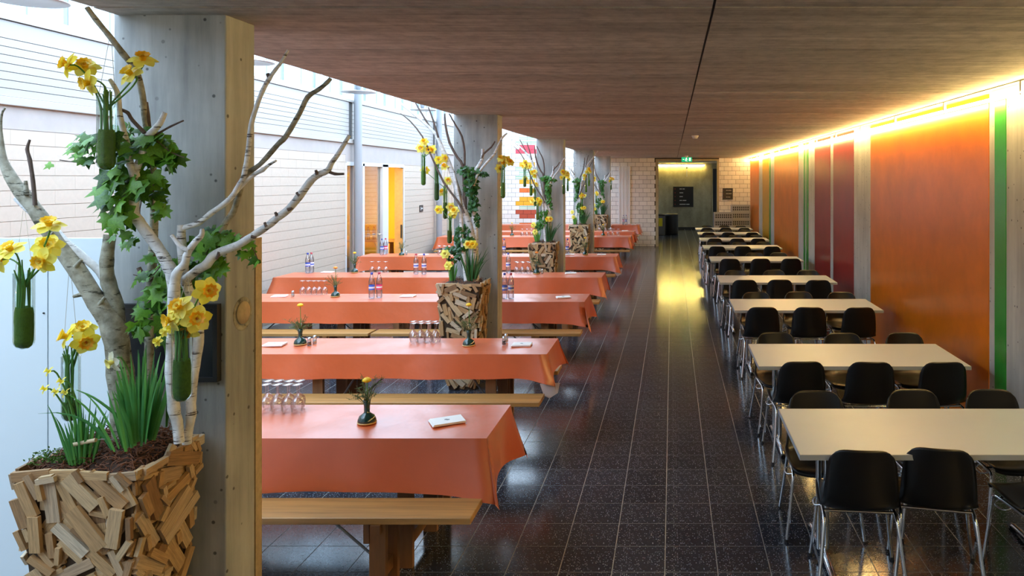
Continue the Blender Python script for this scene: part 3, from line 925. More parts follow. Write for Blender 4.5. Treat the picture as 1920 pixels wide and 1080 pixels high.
# vase + flower sprig
def vase(loc, label, flabel, color='blossom', hf=.20, bloom=True, sc_=1.0):
    rnd = random.Random(sum(ord(q) for q in flabel))
    t = thing('bud_vase', label, 'vase', loc, 0, 'dark green bud vases')
    MB().lathe([(0, .006), (.05, .006), (.053, .012), (.052, .022), (.042, .044), (.022, .058), (.016, .066), (.017, .10), (.022, .135), (.020, .136), (.014, .10), (0, .07)], 24).build('body', M['vase'], t)
    MB().lathe([(0, 0), (.05, 0), (.055, .004), (.055, .009), (.05, .011)], 24).build('gold_foot', M['vaserim'], t)
    MB().lathe([(.011, .07), (.012, .18), (.0135, .182)], 14).build('glass_tube', M['tubeglass'], t)
    f = thing('flower_sprig', flabel, 'flower', (loc[0], loc[1], loc[2] + .08), 0, 'flower sprigs in the bud vases')
    if bloom:
        MB().tube([(0, 0, 0), (.003, 0, hf * .6), (.0, .0, hf)], .0028, 6).build('stem', M['stem'], f)
        b = MB()
        for ring, (rr, zz, n) in enumerate(((.030, .0, 12), (.025, .008, 10), (.017, .015, 8), (.009, .02, 5))):
            for k in range(n):
                a = 2 * math.pi * (k + ring * .5) / n
                d_ = Vector((math.cos(a), math.sin(a), 0)); s_ = Vector((-math.sin(a), math.cos(a), 0)); c0 = Vector((0, 0, hf + zz - .006))
                b.add([c0, c0 + d_ * rr * .6 + s_ * .006 + Vector((0, 0, .002)), c0 + d_ * rr + Vector((0, 0, .006)), c0 + d_ * rr * .6 - s_ * .006 + Vector((0, 0, .002))], [(0, 1, 2, 3)], True)
        b.lathe([(0, hf - .010), (.012, hf - .010), (.026, hf - .001), (.024, hf + .008), (.013, hf + .016), (0, hf + .018)], 14)
        b.build('blossom', M[color], f)
    b = MB()
    for k in range(26):
        a = rnd.uniform(0, 6.28); sp = rnd.uniform(.02, .13); hh = rnd.uniform(.06, .19)
        tip = Vector((sp * math.cos(a), sp * math.sin(a), hh)); mid = tip * .5 + Vector((0, 0, .03))
        b.tube([(0, 0, .02), mid, tip], [.0018, .0015, .001], 3, False)
        for q in range(11):
            p = mid.lerp(tip, rnd.random()); d_ = Vector((rnd.uniform(-1, 1), rnd.uniform(-1, 1), rnd.uniform(-.2, 1))).normalized() * rnd.uniform(.010, .028)
            b.tube([p, p + d_], [.0015, .0009], 3, False)
    b.build('fern', M['fern'], f)
def shaker(loc, label, dark=False):
    t = thing('shaker', label, 'shaker', loc, 0, 'salt and pepper shakers')
    MB().lathe([(0, 0), (.017, 0), (.018, .01), (.016, .045), (.014, .05)], 14).build('jar', M['shaker'], t)
    MB().lathe([(0, .003), (.015, .003), (.0145, .03), (0, .03)], 12).build('filling', M['matblack' if dark else 'napkin'], t)
    MB().lathe([(.015, .048), (.016, .056), (.012, .07), (0, .073)], 14).build('cap', M['steel'], t)

# row 1
vase(on_table(0, 688, 793), 'dark green bud vase on the nearest orange table', 'yellow flower with fern in the vase on the nearest orange table', hf=.17)
napkin(on_table(0, 838, 791), .5, 'folded white napkin on the nearest orange table', .19, .14)
glasses(0, 490, 565, 768, 8, 'nearest orange table')
# row 2
napkin(on_table(1, 515, 647), .1, 'folded white napkin at the left of the second orange table')
vase(on_table(1, 563, 646), 'bud vase left on the second orange table', 'tall yellow flower in the left vase of the second orange table', hf=.26)
shaker(on_table(1, 580, 648), 'dark filled shaker beside the left vase of the second table', True); shaker(on_table(1, 590, 644), 'salt shaker behind the dark one beside the left vase')
glasses(1, 766, 822, 640, 8, 'second orange table')
vase(on_table(1, 879, 648), 'bud vase before the second planter on the second orange table', 'amber flower in the vase before the second planter', hf=.27)
shaker(on_table(1, 945, 646), 'pepper shaker by the napkin on the second orange table', True); shaker(on_table(1, 949, 641), 'salt shaker by the napkin on the second orange table')
napkin(on_table(1, 978, 647), .05, 'folded white napkin at the aisle end of the second orange table')
# row 3
napkin(on_table(2, 524, 556), .2, 'napkin at the left of the third orange table'); shaker(on_table(2, 549, 556), 'white shaker on the third orange table')
glasses(2, 560, 612, 553, 5, 'third orange table', 1)
vase(on_table(2, 629, 556), 'bud vase on the third orange table', 'tall orange flower in the vase on the third table', 'blossomo', .27)
bottle(on_table(2, 697, 559), 'water bottle with pale blue label on the third orange table', 'labelblue', 'capblue')
bottle(on_table(2, 711, 558), 'water bottle with pink label on the third orange table', 'labelpink', 'capred')
napkin(on_table(2, 765, 556), 0, 'napkin right of the two bottles on the third orange table')
bottle(on_table(2, 946, 560), 'water bottle with blue label beside the second column', 'labelblue', 'capblue')
bottle(on_table(2, 958, 560), 'water bottle with white label beside the second column', 'labelwhite', 'capred')
napkin(on_table(2, 1056, 558), .3, 'napkin at the aisle end of the third orange table')
# row 4
bottle(on_table(3, 577, 512), 'water bottle with blue label at the wall end of the fourth table', 'labelblue', 'capblue')
bottle(on_table(3, 584, 510), 'water bottle behind the blue one at the wall end of the fourth table', 'labelwhite', 'capred')
napkin(on_table(3, 614, 510), 0, 'napkin at the wall end of the fourth orange table')
vase(on_table(3, 665, 511), 'bud vase on the fourth orange table', 'yellow flower in the vase on the fourth table', hf=.22)
glasses(3, 690, 728, 512, 3, 'fourth orange table near the wall', 1)
bottle(on_table(3, 780, 514), 'water bottle with red cap on the fourth orange table', 'labelwhite', 'capred')
bottle(on_table(3, 795, 514), 'water bottle with blue cap on the fourth orange table', 'labelwhite', 'capblue')
bottle(on_table(3, 953, 512), 'water bottle right of the second column on the fourth table', 'labelwhite', 'capblue')
glasses(3, 962, 995, 512, 6, 'fourth table by the second column')
vase(on_table(3, 1006, 513), 'bud vase before the third planter on the fourth table', 'orange flower in the vase before the third planter', 'blossomo', .24)
shaker(on_table(3, 1017, 513), 'white shaker before the third planter on the fourth table')
napkin(on_table(3, 1070, 513), .2, 'napkin at the aisle end of the fourth orange table')
# row 5
bottle(on_table(4, 716, 478), 'water bottle with blue label before the glazed door on the fifth table', 'labelblue', 'capblue')
bottle(on_table(4, 723, 477), 'water bottle with pink label before the glazed door on the fifth table', 'labelpink', 'capred')
vase(on_table(4, 753, 479), 'bud vase on the fifth orange table', 'green sprig without bloom in the vase on the fifth table', bloom=False)
shaker(on_table(4, 762, 478), 'white shaker on the fifth orange table')
napkin(on_table(4, 794, 478), 0, 'napkin on the fifth orange table')
glasses(4, 818, 846, 478, 6, 'fifth table by the second planter')
bottle(on_table(4, 945, 478), 'water bottle right of the second column on the fifth table', 'labelblue', 'capblue')
bottle(on_table(4, 1064, 478), 'water bottle right of the third column on the fifth table', 'labelblue', 'capblue')
napkin(on_table(4, 1068, 478), .2, 'napkin at the middle of the fifth orange table'); 
vase(on_table(4, 1097, 478), 'bud vase before the fourth planter on the fifth table', 'yellow flower in the vase before the fourth planter', hf=.24)
napkin(on_table(4, 1128, 478), .1, 'napkin at the aisle end of the fifth orange table')
# rows 6 to 8
vase(on_table(5, 960, 442), 'bud vase beside the second column on the sixth table', 'pale sprig in the vase on the sixth orange table', hf=.24)
vase(on_table(5, 1131, 442), 'bud vase near the aisle on the sixth orange table', 'yellow flower near the aisle on the sixth table', hf=.2)
glasses(5, 1136, 1162, 442, 6, 'sixth table near the aisle')
napkin(on_table(6, 1172, 433), .2, 'napkin at the aisle end of the seventh orange table')
glasses(6, 1118, 1150, 433, 6, 'seventh table near the aisle')
glasses(5, 974, 1000, 442, 6, 'sixth table between two columns')
bottle(on_table(7, 1169, 423), 'water bottle with red label on the farthest orange table', 'labelpink', 'capblue')
bottle(on_table(7, 1174, 423), 'water bottle with blue label on the farthest orange table', 'labelblue', 'capblue')
napkin(on_table(7, 1188, 423), .1, 'napkin at the aisle end of the farthest orange table')
# things inside the yellow room
tr_ = make_table(); tr_.location = (-7.6, 15.2, 0); tr_.rotation_euler = (0, 0, math.pi / 2)
tag(tr_, 'trestle table inside the yellow room behind the glazed door', 'table')
b = MB(); b.span(-7.95, -7.25, 13.95, 16.45, .752, .758); b.span(-7.245, -7.24, 13.95, 16.45, .5, .758); b.span(-7.96, -7.955, 13.95, 16.45, .5, .758)
tag(b.build('paper_tablecloth', M['cloth']), 'orange cloth on the table inside the yellow room', 'tablecloth')
t2 = make_table(); t2.location = (-7.5, 17.9, 0)
tag(t2, 'bare wooden table at the back of the yellow room', 'table')
for k, (x, yy, lb) in enumerate(((-7.5, 14.3, 'left'), (-7.45, 14.9, 'middle'), (-7.6, 15.6, 'right'))):
    bottle((x, yy, .762), 'water bottle inside the yellow room, %s one on the orange cloth' % lb, ('labelblue', 'labelpink', 'labelwhite')[k], 'capblue')
for k in range(4):
    bottle((-7.0 - .12 * k, 17.85 + .05 * (k % 2), .756), 'water bottle on the bare table in the yellow room, %s from the door' % ORD[k], 'labelwhite', 'capred')

# ------------------------------------------------------------------ white tables and black chairs
RT = [3.965, 5.84, 8.33, 10.57, 13.36, 15.8, 17.9, 19.9, 21.8]
def make_white_table():
    t = thing('white_table', '', 'table')
    MB().span(-.826, .826, -.396, .396, .712, .74).build('tabletop', M['tabletop'], t)
    for (a, c, e, g) in ((-.83, .83, -.4, -.396), (-.83, .83, .396, .4), (-.83, -.826, -.396, .396), (.826, .83, -.396, .396)):
        MB().span(a, c, e, g, .711, .7395).build('edge_band', M['tableedge'], t)
    for s in (-1, 1):
        x = s * .63
        for q in (-.022, .022): MB().tube([(x + q, 0, .05), (x + q, 0, .70)], .017, 12).build('leg', M['chrome'], t)
        ft = MB().tube([(x, -.34, .022), (x, -.3, .032), (x, 0, .045), (x, .3, .032), (x, .34, .022)], .02, 10).build('foot', M['chrome'], t)
        for q in (-1, 1): MB().tube([(x, q * .325, .02), (x, q * .36, .018)], [.024, .019], 10).build('foot_cap', M['black'], ft)
        MB().span(x - .03, x + .03, -.33, .33, .69, .712).build('bearer', M['steel'], t)
    MB().span(-.6, .6, -.02, .02, .665, .70).build('beam', M['steel'], t)
    return t
def shell(u, v):
    u = u * 2 - 1
    prof = [(.235, .405), (.225, .428), (.17, .438), (.08, .432), (-.02, .424), (-.10, .423), (-.16, .432), (-.20, .458), (-.222, .51), (-.235, .58), (-.248, .66), (-.262, .74), (-.268, .79)]
    wid = [.185, .195, .205, .212, .215, .214, .210, .202, .196, .191, .184, .175, .165]
    s = v * (len(prof) - 1); i = min(int(s), len(prof) - 2); t = s - i
    def cr(l):
        p0 = l[max(i - 1, 0)]; p1 = l[i]; p2 = l[i + 1]; p3 = l[min(i + 2, len(l) - 1)]
        return .5 * (2 * p1 + (p2 - p0) * t + (2 * p0 - 5 * p1 + 4 * p2 - p3) * t * t + (3 * p1 - p0 - 3 * p2 + p3) * t ** 3)
    y = cr([p[0] for p in prof]); z = cr([p[1] for p in prof]); w = cr(wid)
    au = abs(u)
    back = max(0, min(1, (v - .5) / .2))
    z += (1 - back) * (.016 * au ** 3) 
    y += back * .035 * au ** 2.5
    kink = math.exp(-((v - .56) / .09) ** 2)
    y += kink * .03 * au ** 3; z += kink * .012 * au ** 3
    if v > .86:
        e = (v - .86) / .14
        z -= .042 * e * au ** 6; w *= 1 - .04 * e
    if v < .12:
        e = (.12 - v) / .12
        y -= .03 * e * au ** 4
    return Vector((u * w, y, z))
def make_chair():
    t = thing('stacking_chair', '', 'chair')
    o = MB().grid(shell, 17, 34).build('seat_shell', M['black'], t, solid=.007)
    for s in (-1, 1):
        x = s * .19
        p, r = smooth_path([(x + s * .045, .20, 0), (x + s * .02, .185, .2), (x + s * .004, .172, .36), (x, .155, .395), (x, .11, .402), (x, .02, .402)], [.0105] * 6)
        l1 = MB().tube(p, r, 10).build('leg', M['chrome'], t)
        p, r = smooth_path([(x + s * .045, -.27, 0), (x + s * .02, -.225, .2), (x + s * .004, -.19, .36), (x, -.165, .395), (x, -.12, .402), (x, .02, .402)], [.0105] * 6)
        l2 = MB().tube(p, r, 10).build('leg', M['chrome'], t)
        for yy in (.20, -.27): MB().tube([(x + s * .0455, yy, 0), (x + s * .0445, yy, .018)], .0125, 10).build('foot_cap', M['matblack'], l1 if yy > 0 else l2)
        p, r = smooth_path([(x, .12, .385), (x + s * .035, .10, .375), (x + s * .035, .02, .375), (x, .0, .388)], [.005] * 4)
        MB().tube(p, r, 6).build('link_bracket', M['chrome'], t)
    for yy in (.10, -.11): MB().tube([(-.19, yy, .405), (.19, yy, .405)], .009, 8).build('cross_bar', M['chrome'], t)
    return t
tb0 = make_white_table(); ch0 = make_chair(); first_t = first_c = True
NX = {0: (1.02, 1.46, 2.05), 1: (1.0, 1.555, 2.10), 2: (1.0, 1.53, 2.06)}
FX = {0: (.94, 1.62, 2.14), 1: (.965, 1.56, 2.14), 2: (1.05, 1.58, 2.10)}
rnd = random.Random(4)
for r, y in enumerate(RT):
    t = tb0 if first_t else copy_tree(tb0); first_t = False
    t.location = (.685 + .83 + rnd.uniform(-.015, .015), y + .4, 0)
    tag(t, 'long white table in the row along the painted wall, %s from the viewer' % ORD[r], 'table', 'white tables along the painted wall')
    for side_ in ('near', 'far'):
        xs = (NX if side_ == 'near' else FX).get(r, [1.0 + .54 * k + rnd.uniform(-.05, .05) for k in range(3)])
        for k, x in enumerate(xs):
            c = ch0 if first_c else copy_tree(ch0); first_c = False
            jz = rnd.uniform(-.07, .07)
            if r == 0 and side_ == 'near': jz = (-.10, -.22, .15)[k]
            if side_ == 'near': c.location = (x, y + .20 + rnd.uniform(-.03, .02), 0); c.rotation_euler = (0, 0, jz)
            else: c.location = (x, y + .8 - .02 + rnd.uniform(-.03, .03), 0); c.rotation_euler = (0, 0, math.pi + jz)
            tag(c, 'black shell chair on the %s side of the %s white table, %s' % (side_, ORD[r], ('aisle end', 'middle', 'wall end')[k]), 'chair', 'black stacking chairs at the white tables')
# ------------------------------------------------------------------ planters clad in wood offcuts
PT, PW0, PW1 = 1.12, .46, .27      # height, top width, bottom width
chipme = MB().box((0, 0, 0), (1, 1, 1)).mesh('wood_block', M['chip'])
def sat(a, b, tol):
    for r in (a, b):
        for ax in (r[2], r[3]):
            pa = [p.dot(ax) for p in a[4]]; pb = [p.dot(ax) for p in b[4]]
            if max(pa) < min(pb) + tol or max(pb) < min(pa) + tol: return False
    return True
def rect(cx, cz, L, w, ang):
    d = Vector((math.cos(ang), math.sin(ang))); e = Vector((-d.y, d.x)); c = Vector((cx, cz))
    return (L, w, d, e, [c + d * sx * L / 2 + e * sz * w / 2 for sx, sz in ((-1, -1), (1, -1), (1, 1), (-1, 1))], c, ang)
def planter(k, xc, yc, hd_ratio, counts, label):
    rnd = random.Random(20 + k)
    t = thing('wood_clad_planter', label, 'planter', (xc, yc, 0), 0, 'planters clad in wood offcuts')
    hw = lambda z: (PW1 + (PW0 - PW1) * (z / PT) ** .8) / 2 - .012
    b = MB(); n = 8; vs = []; fs = []
    for i in range(n + 1):
        z = (PT - .03) * i / n; w = hw(z); h = w * hd_ratio
        vs += [(-w, -h, z), (w, -h, z), (w, h, z), (-w, h, z)]
    for i in range(n):
        for j in range(4): a = i * 4 + j; c = i * 4 + (j + 1) % 4; fs.append((a, c, c + 4, a + 4))
    fs.append((3, 2, 1, 0)); fs.append((n * 4 - 0, n * 4 + 1, n * 4 + 2, n * 4 + 3))
    b.add(vs, fs); b.build('core', M['chipback'], t)
    for face in range(4):                       # front, right, back, left
        nmax = counts[face]
        placed = []
        out = [Vector((0, -1, 0)), Vector((1, 0, 0)), Vector((0, 1, 0)), Vector((-1, 0, 0))][face]
        tx = [Vector((1, 0, 0)), Vector((0, 1, 0)), Vector((-1, 0, 0)), Vector((0, -1, 0))][face]
        rx = 1 if face in (0, 2) else hd_ratio; ro = hd_ratio if face in (0, 2) else 1
        def put(q, off, T):
            z = q[5].y; o_ = hw(max(0, min(PT, z))) * ro
            p = tx * q[5].x + Vector((0, 0, z)) + out * (o_ + off)
            sl = (hw(PT) - hw(0)) / PT * ro
            up = (Vector((0, 0, 1)) + out * sl).normalized(); nn = tx.cross(up).normalized()
            if nn.dot(out) < 0: nn = -nn
            ax = (tx * q[2].x + up * q[2].y).normalized(); az = ax.cross(nn)
            R = Matrix((ax, nn, az)).transposed()
            o = obj('wood_block', chipme, t, p, R.to_quaternion(), (q[0], T, q[1]))
        if nmax > 30:                           # pale rim pieces
            x = -hw(PT) * rx - .01
            while x < hw(PT) * rx - .02:
                L = rnd.uniform(.07, .15); x1 = min(x + L, hw(PT) * rx + .02)
                put(rect((x + x1) / 2, PT - .016 + rnd.uniform(-.004, .006), x1 - x, rnd.uniform(.028, .04), rnd.uniform(-.12, .12)), .004 + .01 * rnd.random(), .014)
                x = x1 - .004
        # lower layer shows in the gaps
        for i in range(int(nmax * .38)):
            z = rnd.uniform(.05, PT - .05) if k or rnd.random() < .25 else rnd.uniform(.62, PT - .03)
            q = rect(rnd.uniform(-.85, .85) * hw(z) * rx, z, rnd.uniform(.09, .15), rnd.uniform(.035, .06), rnd.uniform(0, 3.14))
            put(q, .001 + .003 * rnd.random(), .012)
        top = []
        for (tries, l0, l1, w0, w1) in ((500, .11, .18, .032, .055), (900, .075, .12, .02, .036), (1500, .04, .075, .012, .024)):
            for _ in range(tries):
                if len(top) >= nmax * .62: break
                z = rnd.uniform(.01, PT + .005) if k or rnd.random() < .25 else rnd.uniform(.62, PT + .005)
                g_ = 1.0 if k else 1.2
                q = rect(rnd.uniform(-1, 1) * (hw(z) + .004) * rx, z, rnd.uniform(l0, l1) * g_, rnd.uniform(w0, w1) * g_, rnd.choice((rnd.gauss(.75, .35), rnd.gauss(2.3, .4), rnd.gauss(1.57, .35), rnd.gauss(.0, .3), rnd.gauss(2.0, .3))))
                if any(abs(p.x) > (hw(max(0, min(PT, p.y))) + .018) * rx or p.y < 0 or p.y > PT + .018 for p in q[4]): continue
                if any((q[5] - p[5]).length < (q[0] + p[0]) / 2 and sat(q, p, .011) for p in top): continue
                top.append(q); put(q, .008 + .020 * rnd.random(), .016)
    return t
def add_soil(t, hd_ratio, mound, nf, seed, fiber=True):
    rnd = random.Random(seed); w = PW0 / 2 - .02
    def P(u, v):
        x = (u * 2 - 1) * w; y = (v * 2 - 1) * w * hd_ratio
        e = min(1, min(u, 1 - u) * 5) * min(1, min(v, 1 - v) * 5)
        return Vector((x, y, PT - .025 + mound * e * (.5 + .5 * v) + .012 * rnd.uniform(-1, 1) * e))
    MB().grid(P, 16, 14).build('soil', M['soil'], t)
    if fiber:
        b = MB()
        for _ in range(nf):
            u, v = rnd.uniform(.05, .95), rnd.uniform(.05, .97)
            p = P(u, v) + Vector((0, 0, .004)); pts = [p]
            d = Vector((rnd.uniform(-1, 1), rnd.uniform(-1, 1), rnd.uniform(.1, .9)))
            for q in range(5):
                d = (d + Vector((rnd.uniform(-1, 1), rnd.uniform(-1, 1), rnd.uniform(-.9, .35))) * .8).normalized()
                p = p + d * rnd.uniform(.008, .016); pts.append(p)
            b.tube(pts, [.0024, .0024, .0022, .002, .0016, .0012], 3, False)
        o = b.build('coir_fibres', M['coir'], t); o['kind'] = 'stuff'

PXC = -2.205; RD = .86
P1Y = 2.955
pl1 = planter(0, PXC, P1Y, RD, (105, 105, 40, 40), 'tall tapered wood-offcut planter in front of the nearest column')
add_soil(pl1, RD, .075, 900, 3)
PY = [P1Y] + [COLY[k] - .235 for k in range(1, 5)]
WH = ['', 'second', 'third', 'fourth', 'fifth']
pls = [pl1]
for k in range(1, 5):
    p = planter(k, PXC, PY[k], RD, ((95, 80, 8, 24), (80, 60, 6, 20), (70, 50, 5, 16), (60, 40, 4, 12))[k - 1], 'wood-offcut planter in front of the %s column' % WH[k])
    add_soil(p, RD, .05, 120, 30 + k); pls.append(p)

# ------------------------------------------------------------------ branches
def branch(par, name, pts, y, m, step=3, n=9, rmul=1.0):
    """pts: (px, py, radius px [, depth offset])"""
    q = []; r = []
    for p in pts:
        yy = y + (p[3] if len(p) > 3 else 0)
        q.append(W(p[0], p[1], yy) - par.location); r.append(max(.0012, p[2] * yy / F * rmul))
    a, c = smooth_path(q, r, step)
    # knots
    rr = [x * (1 + .10 * math.sin(i * 2.3) * (i % 3 == 0)) for i, x in enumerate(c)]
    return MB().tube(a, rr, n).build(name, M[m], par)
def tree_root(px, py, y, label):
    p = W(px, py, y)
    return thing('bare_branch', label, 'branch', p, 0, 'bare branches in the planters')
A = tree_root(235, 815, 3.02, 'thick grey-green bare branch leaning left out of the nearest planter')
branch(A, 'stem', [(237, 835, 23), (233, 780, 22), (225, 700, 21), (214, 620, 20), (182, 568, 16), (142, 503, 15), (98, 442, 14), (62, 388, 13), (28, 345, 12), (6, 300, 7), (1, 245, 3), (3, 215, 2), (10, 202, 1.5)], 3.02, 'bark')
branch(A, 'side_branch', [(219, 640, 15, .02), (217, 575, 13, .03), (203, 530, 12, .03), (200, 490, 11, .03), (206, 440, 10, .04)], 3.02, 'bark')
branch(A, 'side_branch', [(205, 540, 10, .03), (186, 508, 7, .03), (150, 477, 7, .02), (118, 448, 6, .01), (96, 420, 5, .03), (60, 400, 5, .03), (30, 372, 5, .04)], 3.02, 'birch')
branch(A, 'twig', [(66, 385, 4), (62, 340, 3.5), (56, 300, 3.5), (51, 280, 3), (56, 262, 2)], 3.0, 'twig', n=6)
for (px, py, dx, dy) in ((50, 365, -2, -26), (142, 500, 12, -14), (215, 620, -16, -6), (185, 573, 12, -16), (160, 550, -22, 6), (228, 660, -20, -8), (100, 440, -18, 2)):
    branch(A, 'stub', [(px, py, 5), (px + dx, py + dy, 3)], 3.0, 'bark', 1, 6)
Bt = tree_root(284, 800, 3.08, 'slender birch branch rising to the ceiling before the nearest column')
branch(Bt, 'stem', [(281, 820, 8), (280, 740, 8), (279, 690, 8), (281, 600, 7.5), (284, 520, 8), (287, 460, 7.5), (289, 399, 7), (288, 330, 6.5), (280, 262, 6, -.05), (272, 226, 5.5, -.08), (267, 178, 5.5, -.1), (255, 133, 5.5, -.12), (230, 100, 5.5, -.14), (207, 70, 5, -.15), (180, 37, 5, -.16), (163, 14, 4.5, -.17)], 3.08, 'bark')
branch(Bt, 'side_branch', [(281, 250, 4, -.06), (277, 215, 4, -.08), (274, 192, 3.5, -.08)], 3.08, 'twig', n=6)
branch(Bt, 'twig', [(284, 525, 4), (268, 515, 5), (260, 502, 4)], 3.05, 'twig', n=6)
Ct = tree_root(332, 812, 2.9, 'white birch branch forking wide over the nearest planter')
branch(Ct, 'stem', [(336, 830, 9), (332, 790, 9), (326, 768, 10), (321, 696, 10), (323, 648, 10), (325, 590, 10), (326, 540, 11), (322, 512, 12), (312, 492, 11), (300, 470, 10), (278, 440, 10), (258, 412, 9.5), (250, 398, 9), (253, 365, 9), (254, 335, 9), (252, 325, 8)], 2.9, 'birch')
branch(Ct, 'side_branch', [(253, 345, 7), (248, 325, 5.5), (243, 304, 6), (236, 263, 5.5), (225, 220, 5), (222, 184, 4.5), (217, 167, 4.5), (206, 149, 3.5)], 2.89, 'birch')
branch(Ct, 'side_branch', [(254, 335, 7), (256, 314, 6.5), (267, 293, 7), (273, 262, 6.5), (281, 252, 6.5), (299, 232, 5.5), (309, 211, 4.5)], 2.91, 'birch')
branch(Ct, 'twig', [(271, 249, 4), (248, 225, 3.5), (240, 212, 3.5), (228, 206, 3)], 2.9, 'twig', n=6)
branch(Ct, 'twig', [(283, 256, 2.5), (300, 248, 2), (320, 237, 2), (344, 226, 1.5)], 2.93, 'twig', n=5)
branch(Ct, 'side_branch', [(326, 545, 10), (331, 513, 8), (346, 496, 7), (350, 480, 6.5), (357, 466, 6), (368, 452, 6), (378, 441, 5), (379, 429, 3.5)], 2.87, 'birch')
branch(Ct, 'twig', [(355, 470, 4), (345, 466, 4.5), (335, 458, 4.5), (322, 441, 3.5)], 2.86, 'birch', n=6)
Et = tree_root(352, 812, 2.95, 'long white birch branch reaching right across the block wall')
branch(Et, 'stem', [(350, 832, 8), (352, 812, 8), (358, 778, 8.5), (358, 745, 8.5), (365, 684, 9), (372, 643, 9), (371, 610, 9), (365, 575, 9), (352, 540, 9), (346, 520, 9), (343, 490, 8), (340, 455, 8), (340, 422, 6.5)], 2.95, 'birch')
branch(Et, 'side_branch', [(347, 524, 8), (356, 517, 8), (372, 505, 8), (387, 496, 8.5), (398, 482, 8.5), (411, 473, 8), (447, 459, 7.5), (472, 443, 7), (500, 425, 7), (518, 410, 7), (540, 393, 7), (562, 367, 7), (581, 341, 6.5), (596, 328, 6), (614, 320, 5.5), (622, 305, 4.5), (633, 290, 4.5), (655, 254, 3.5)], 2.92, 'birch')
branch(Et, 'twig', [(614, 321, 3), (628, 326, 2.8), (645, 326, 2)], 2.92, 'twig', n=6)
branch(Et, 'side_branch', [(341, 430, 6), (348, 426, 5), (371, 419, 5), (395, 400, 5), (418, 384, 5), (437, 366, 5), (447, 348, 4.5), (456, 334, 5), (462, 305, 4.5), (466, 278, 4.5), (471, 234, 4.5), (481, 200, 4), (492, 171, 4), (505, 147, 4), (517, 130, 3.5), (527, 117, 3), (540, 94, 2.5)], 2.95, 'birch')
branch(Et, 'side_branch', [(437, 366, 4), (455, 346, 4), (477, 327, 3.5), (492, 319, 4), (503, 310, 2.5), (518, 301, 2)], 2.96, 'birch', n=7)
branch(Et, 'side_branch', [(400, 480, 6, .05), (407, 457, 6, .05), (419, 424, 5.5, .05), (436, 400, 5.5, .05), (444, 378, 5, .04), (451, 356, 4.5, .03), (458, 330, 5, .02), (488, 308, 4.5, .02), (521, 271, 5, .02), (536, 256, 5, .02), (562, 212, 4.5, .02), (577, 182, 4.5, .02), (599, 167, 4, .02), (613, 155, 4, .02), (620, 147, 3.5, .02)], 2.95, 'bark')
for (px, py, dx, dy) in ((412, 472, -6, 14), (472, 443, 8, 2), (540, 393, 8, -3), (562, 367, -6, -6), (500, 425, -4, -8), (595, 328, -3, -9), (520, 405, -4, -7)):
    branch(Et, 'stub', [(px, py, 4), (px + dx, py + dy, 2.5)], 2.91, 'twig', 1, 6)
branch(Et, 'stub', [(505, 147, 4), (502, 138, 4)], 2.95, 'twig', 1, 6)

# ------------------------------------------------------------------ ivy
LOUT = [(0, 0), (.28, -.14), (.56, .03), (.36, .28), (.50, .56), (.19, .56), (0, 1.0), (-.19, .56), (-.50, .56), (-.36, .28), (-.56, .03), (-.28, -.14)]
def leaf_geo(b, R=None, s=1.0, p=Vector((0, 0, 0))):
    vs = [Vector((0, .32, .07))] + [Vector((x, y, -.10 * (abs(x) * 1.6) ** 2 - .06 * y * y)) for x, y in LOUT]
    vs = [v * s for v in vs]
    if R is not None: vs = [R @ v for v in vs]
    b.add([v + p for v in vs], [(0, i + 1, (i + 1) % 12 + 1) for i in range(12)], True)
_b = MB(); leaf_geo(_b); leafme = _b.mesh('leaf', M['ivy'])
def leaf_rot(rnd):
    n = Vector((rnd.uniform(-.8, .6), -1 + rnd.uniform(-.2, .7), rnd.uniform(-.1, 1.1))).normalized()
    tip = Vector((rnd.uniform(-.8, .8), rnd.uniform(-.3, .3), -1 + rnd.uniform(-.2, .9)))
    tip = (tip - n * tip.dot(n)).normalized(); x = tip.cross(n)
    return Matrix((x, tip, n)).transposed()
def ivy(label, vines, blobs, y, seed, root=None):
    rnd = random.Random(seed)
    t = thing('ivy', label, 'ivy', W(vines[0][0][0], vines[0][0][1], y), 0, 'ivy on the branches')
    for v in vines:
        pts = [W(p[0], p[1], y + (p[2] if len(p) > 2 else 0)) - t.location for p in v]
        a, c = smooth_path(pts, [.0022] * len(pts)); MB().tube(a, c, 5).build('vine', M['twig'], t)
    for (cx, cy, rx, ry, n, s0, s1, dy) in blobs:
        for _ in range(n):
            a = rnd.uniform(0, 6.28); r = math.sqrt(rnd.random())
            p = W(cx + rx * r * math.cos(a), cy + ry * r * math.sin(a), y + dy + rnd.uniform(-.05, .05))
            obj('leaf', leafme, t, p - t.location, leaf_rot(rnd).to_quaternion(), (1.18 * rnd.uniform(s0, s1) * y / F,) * 3)
    return t
ivy('upper ivy trailing from the birch fork in front of the nearest column', [[(262, 262), (230, 275), (190, 290), (160, 303), (140, 304), (112, 300)], [(262, 262), (290, 262), (320, 285), (345, 295)], [(255, 320), (265, 370), (262, 400), (275, 420)], [(280, 300), (288, 350), (286, 390)], [(250, 330), (235, 360), (215, 400), (215, 430)]],
    [(200, 280, 45, 32, 22, 18, 28, -.04), (165, 280, 22, 25, 12, 16, 26, -.02), (142, 277, 12, 12, 4, 14, 20, 0), (98, 307, 2, 2, 1, 14, 15, 0), (155, 247, 6, 4, 1, 22, 24, 0), (265, 265, 42, 32, 34, 22, 34, .03), (310, 285, 34, 26, 26, 20, 32, .05), (235, 340, 42, 30, 30, 26, 38, -.02), (215, 385, 22, 28, 18, 24, 36, -.03), (290, 345, 18, 24, 14, 22, 30, .02), (296, 385, 12, 22, 10, 14, 22, .02)], 2.92, 5)
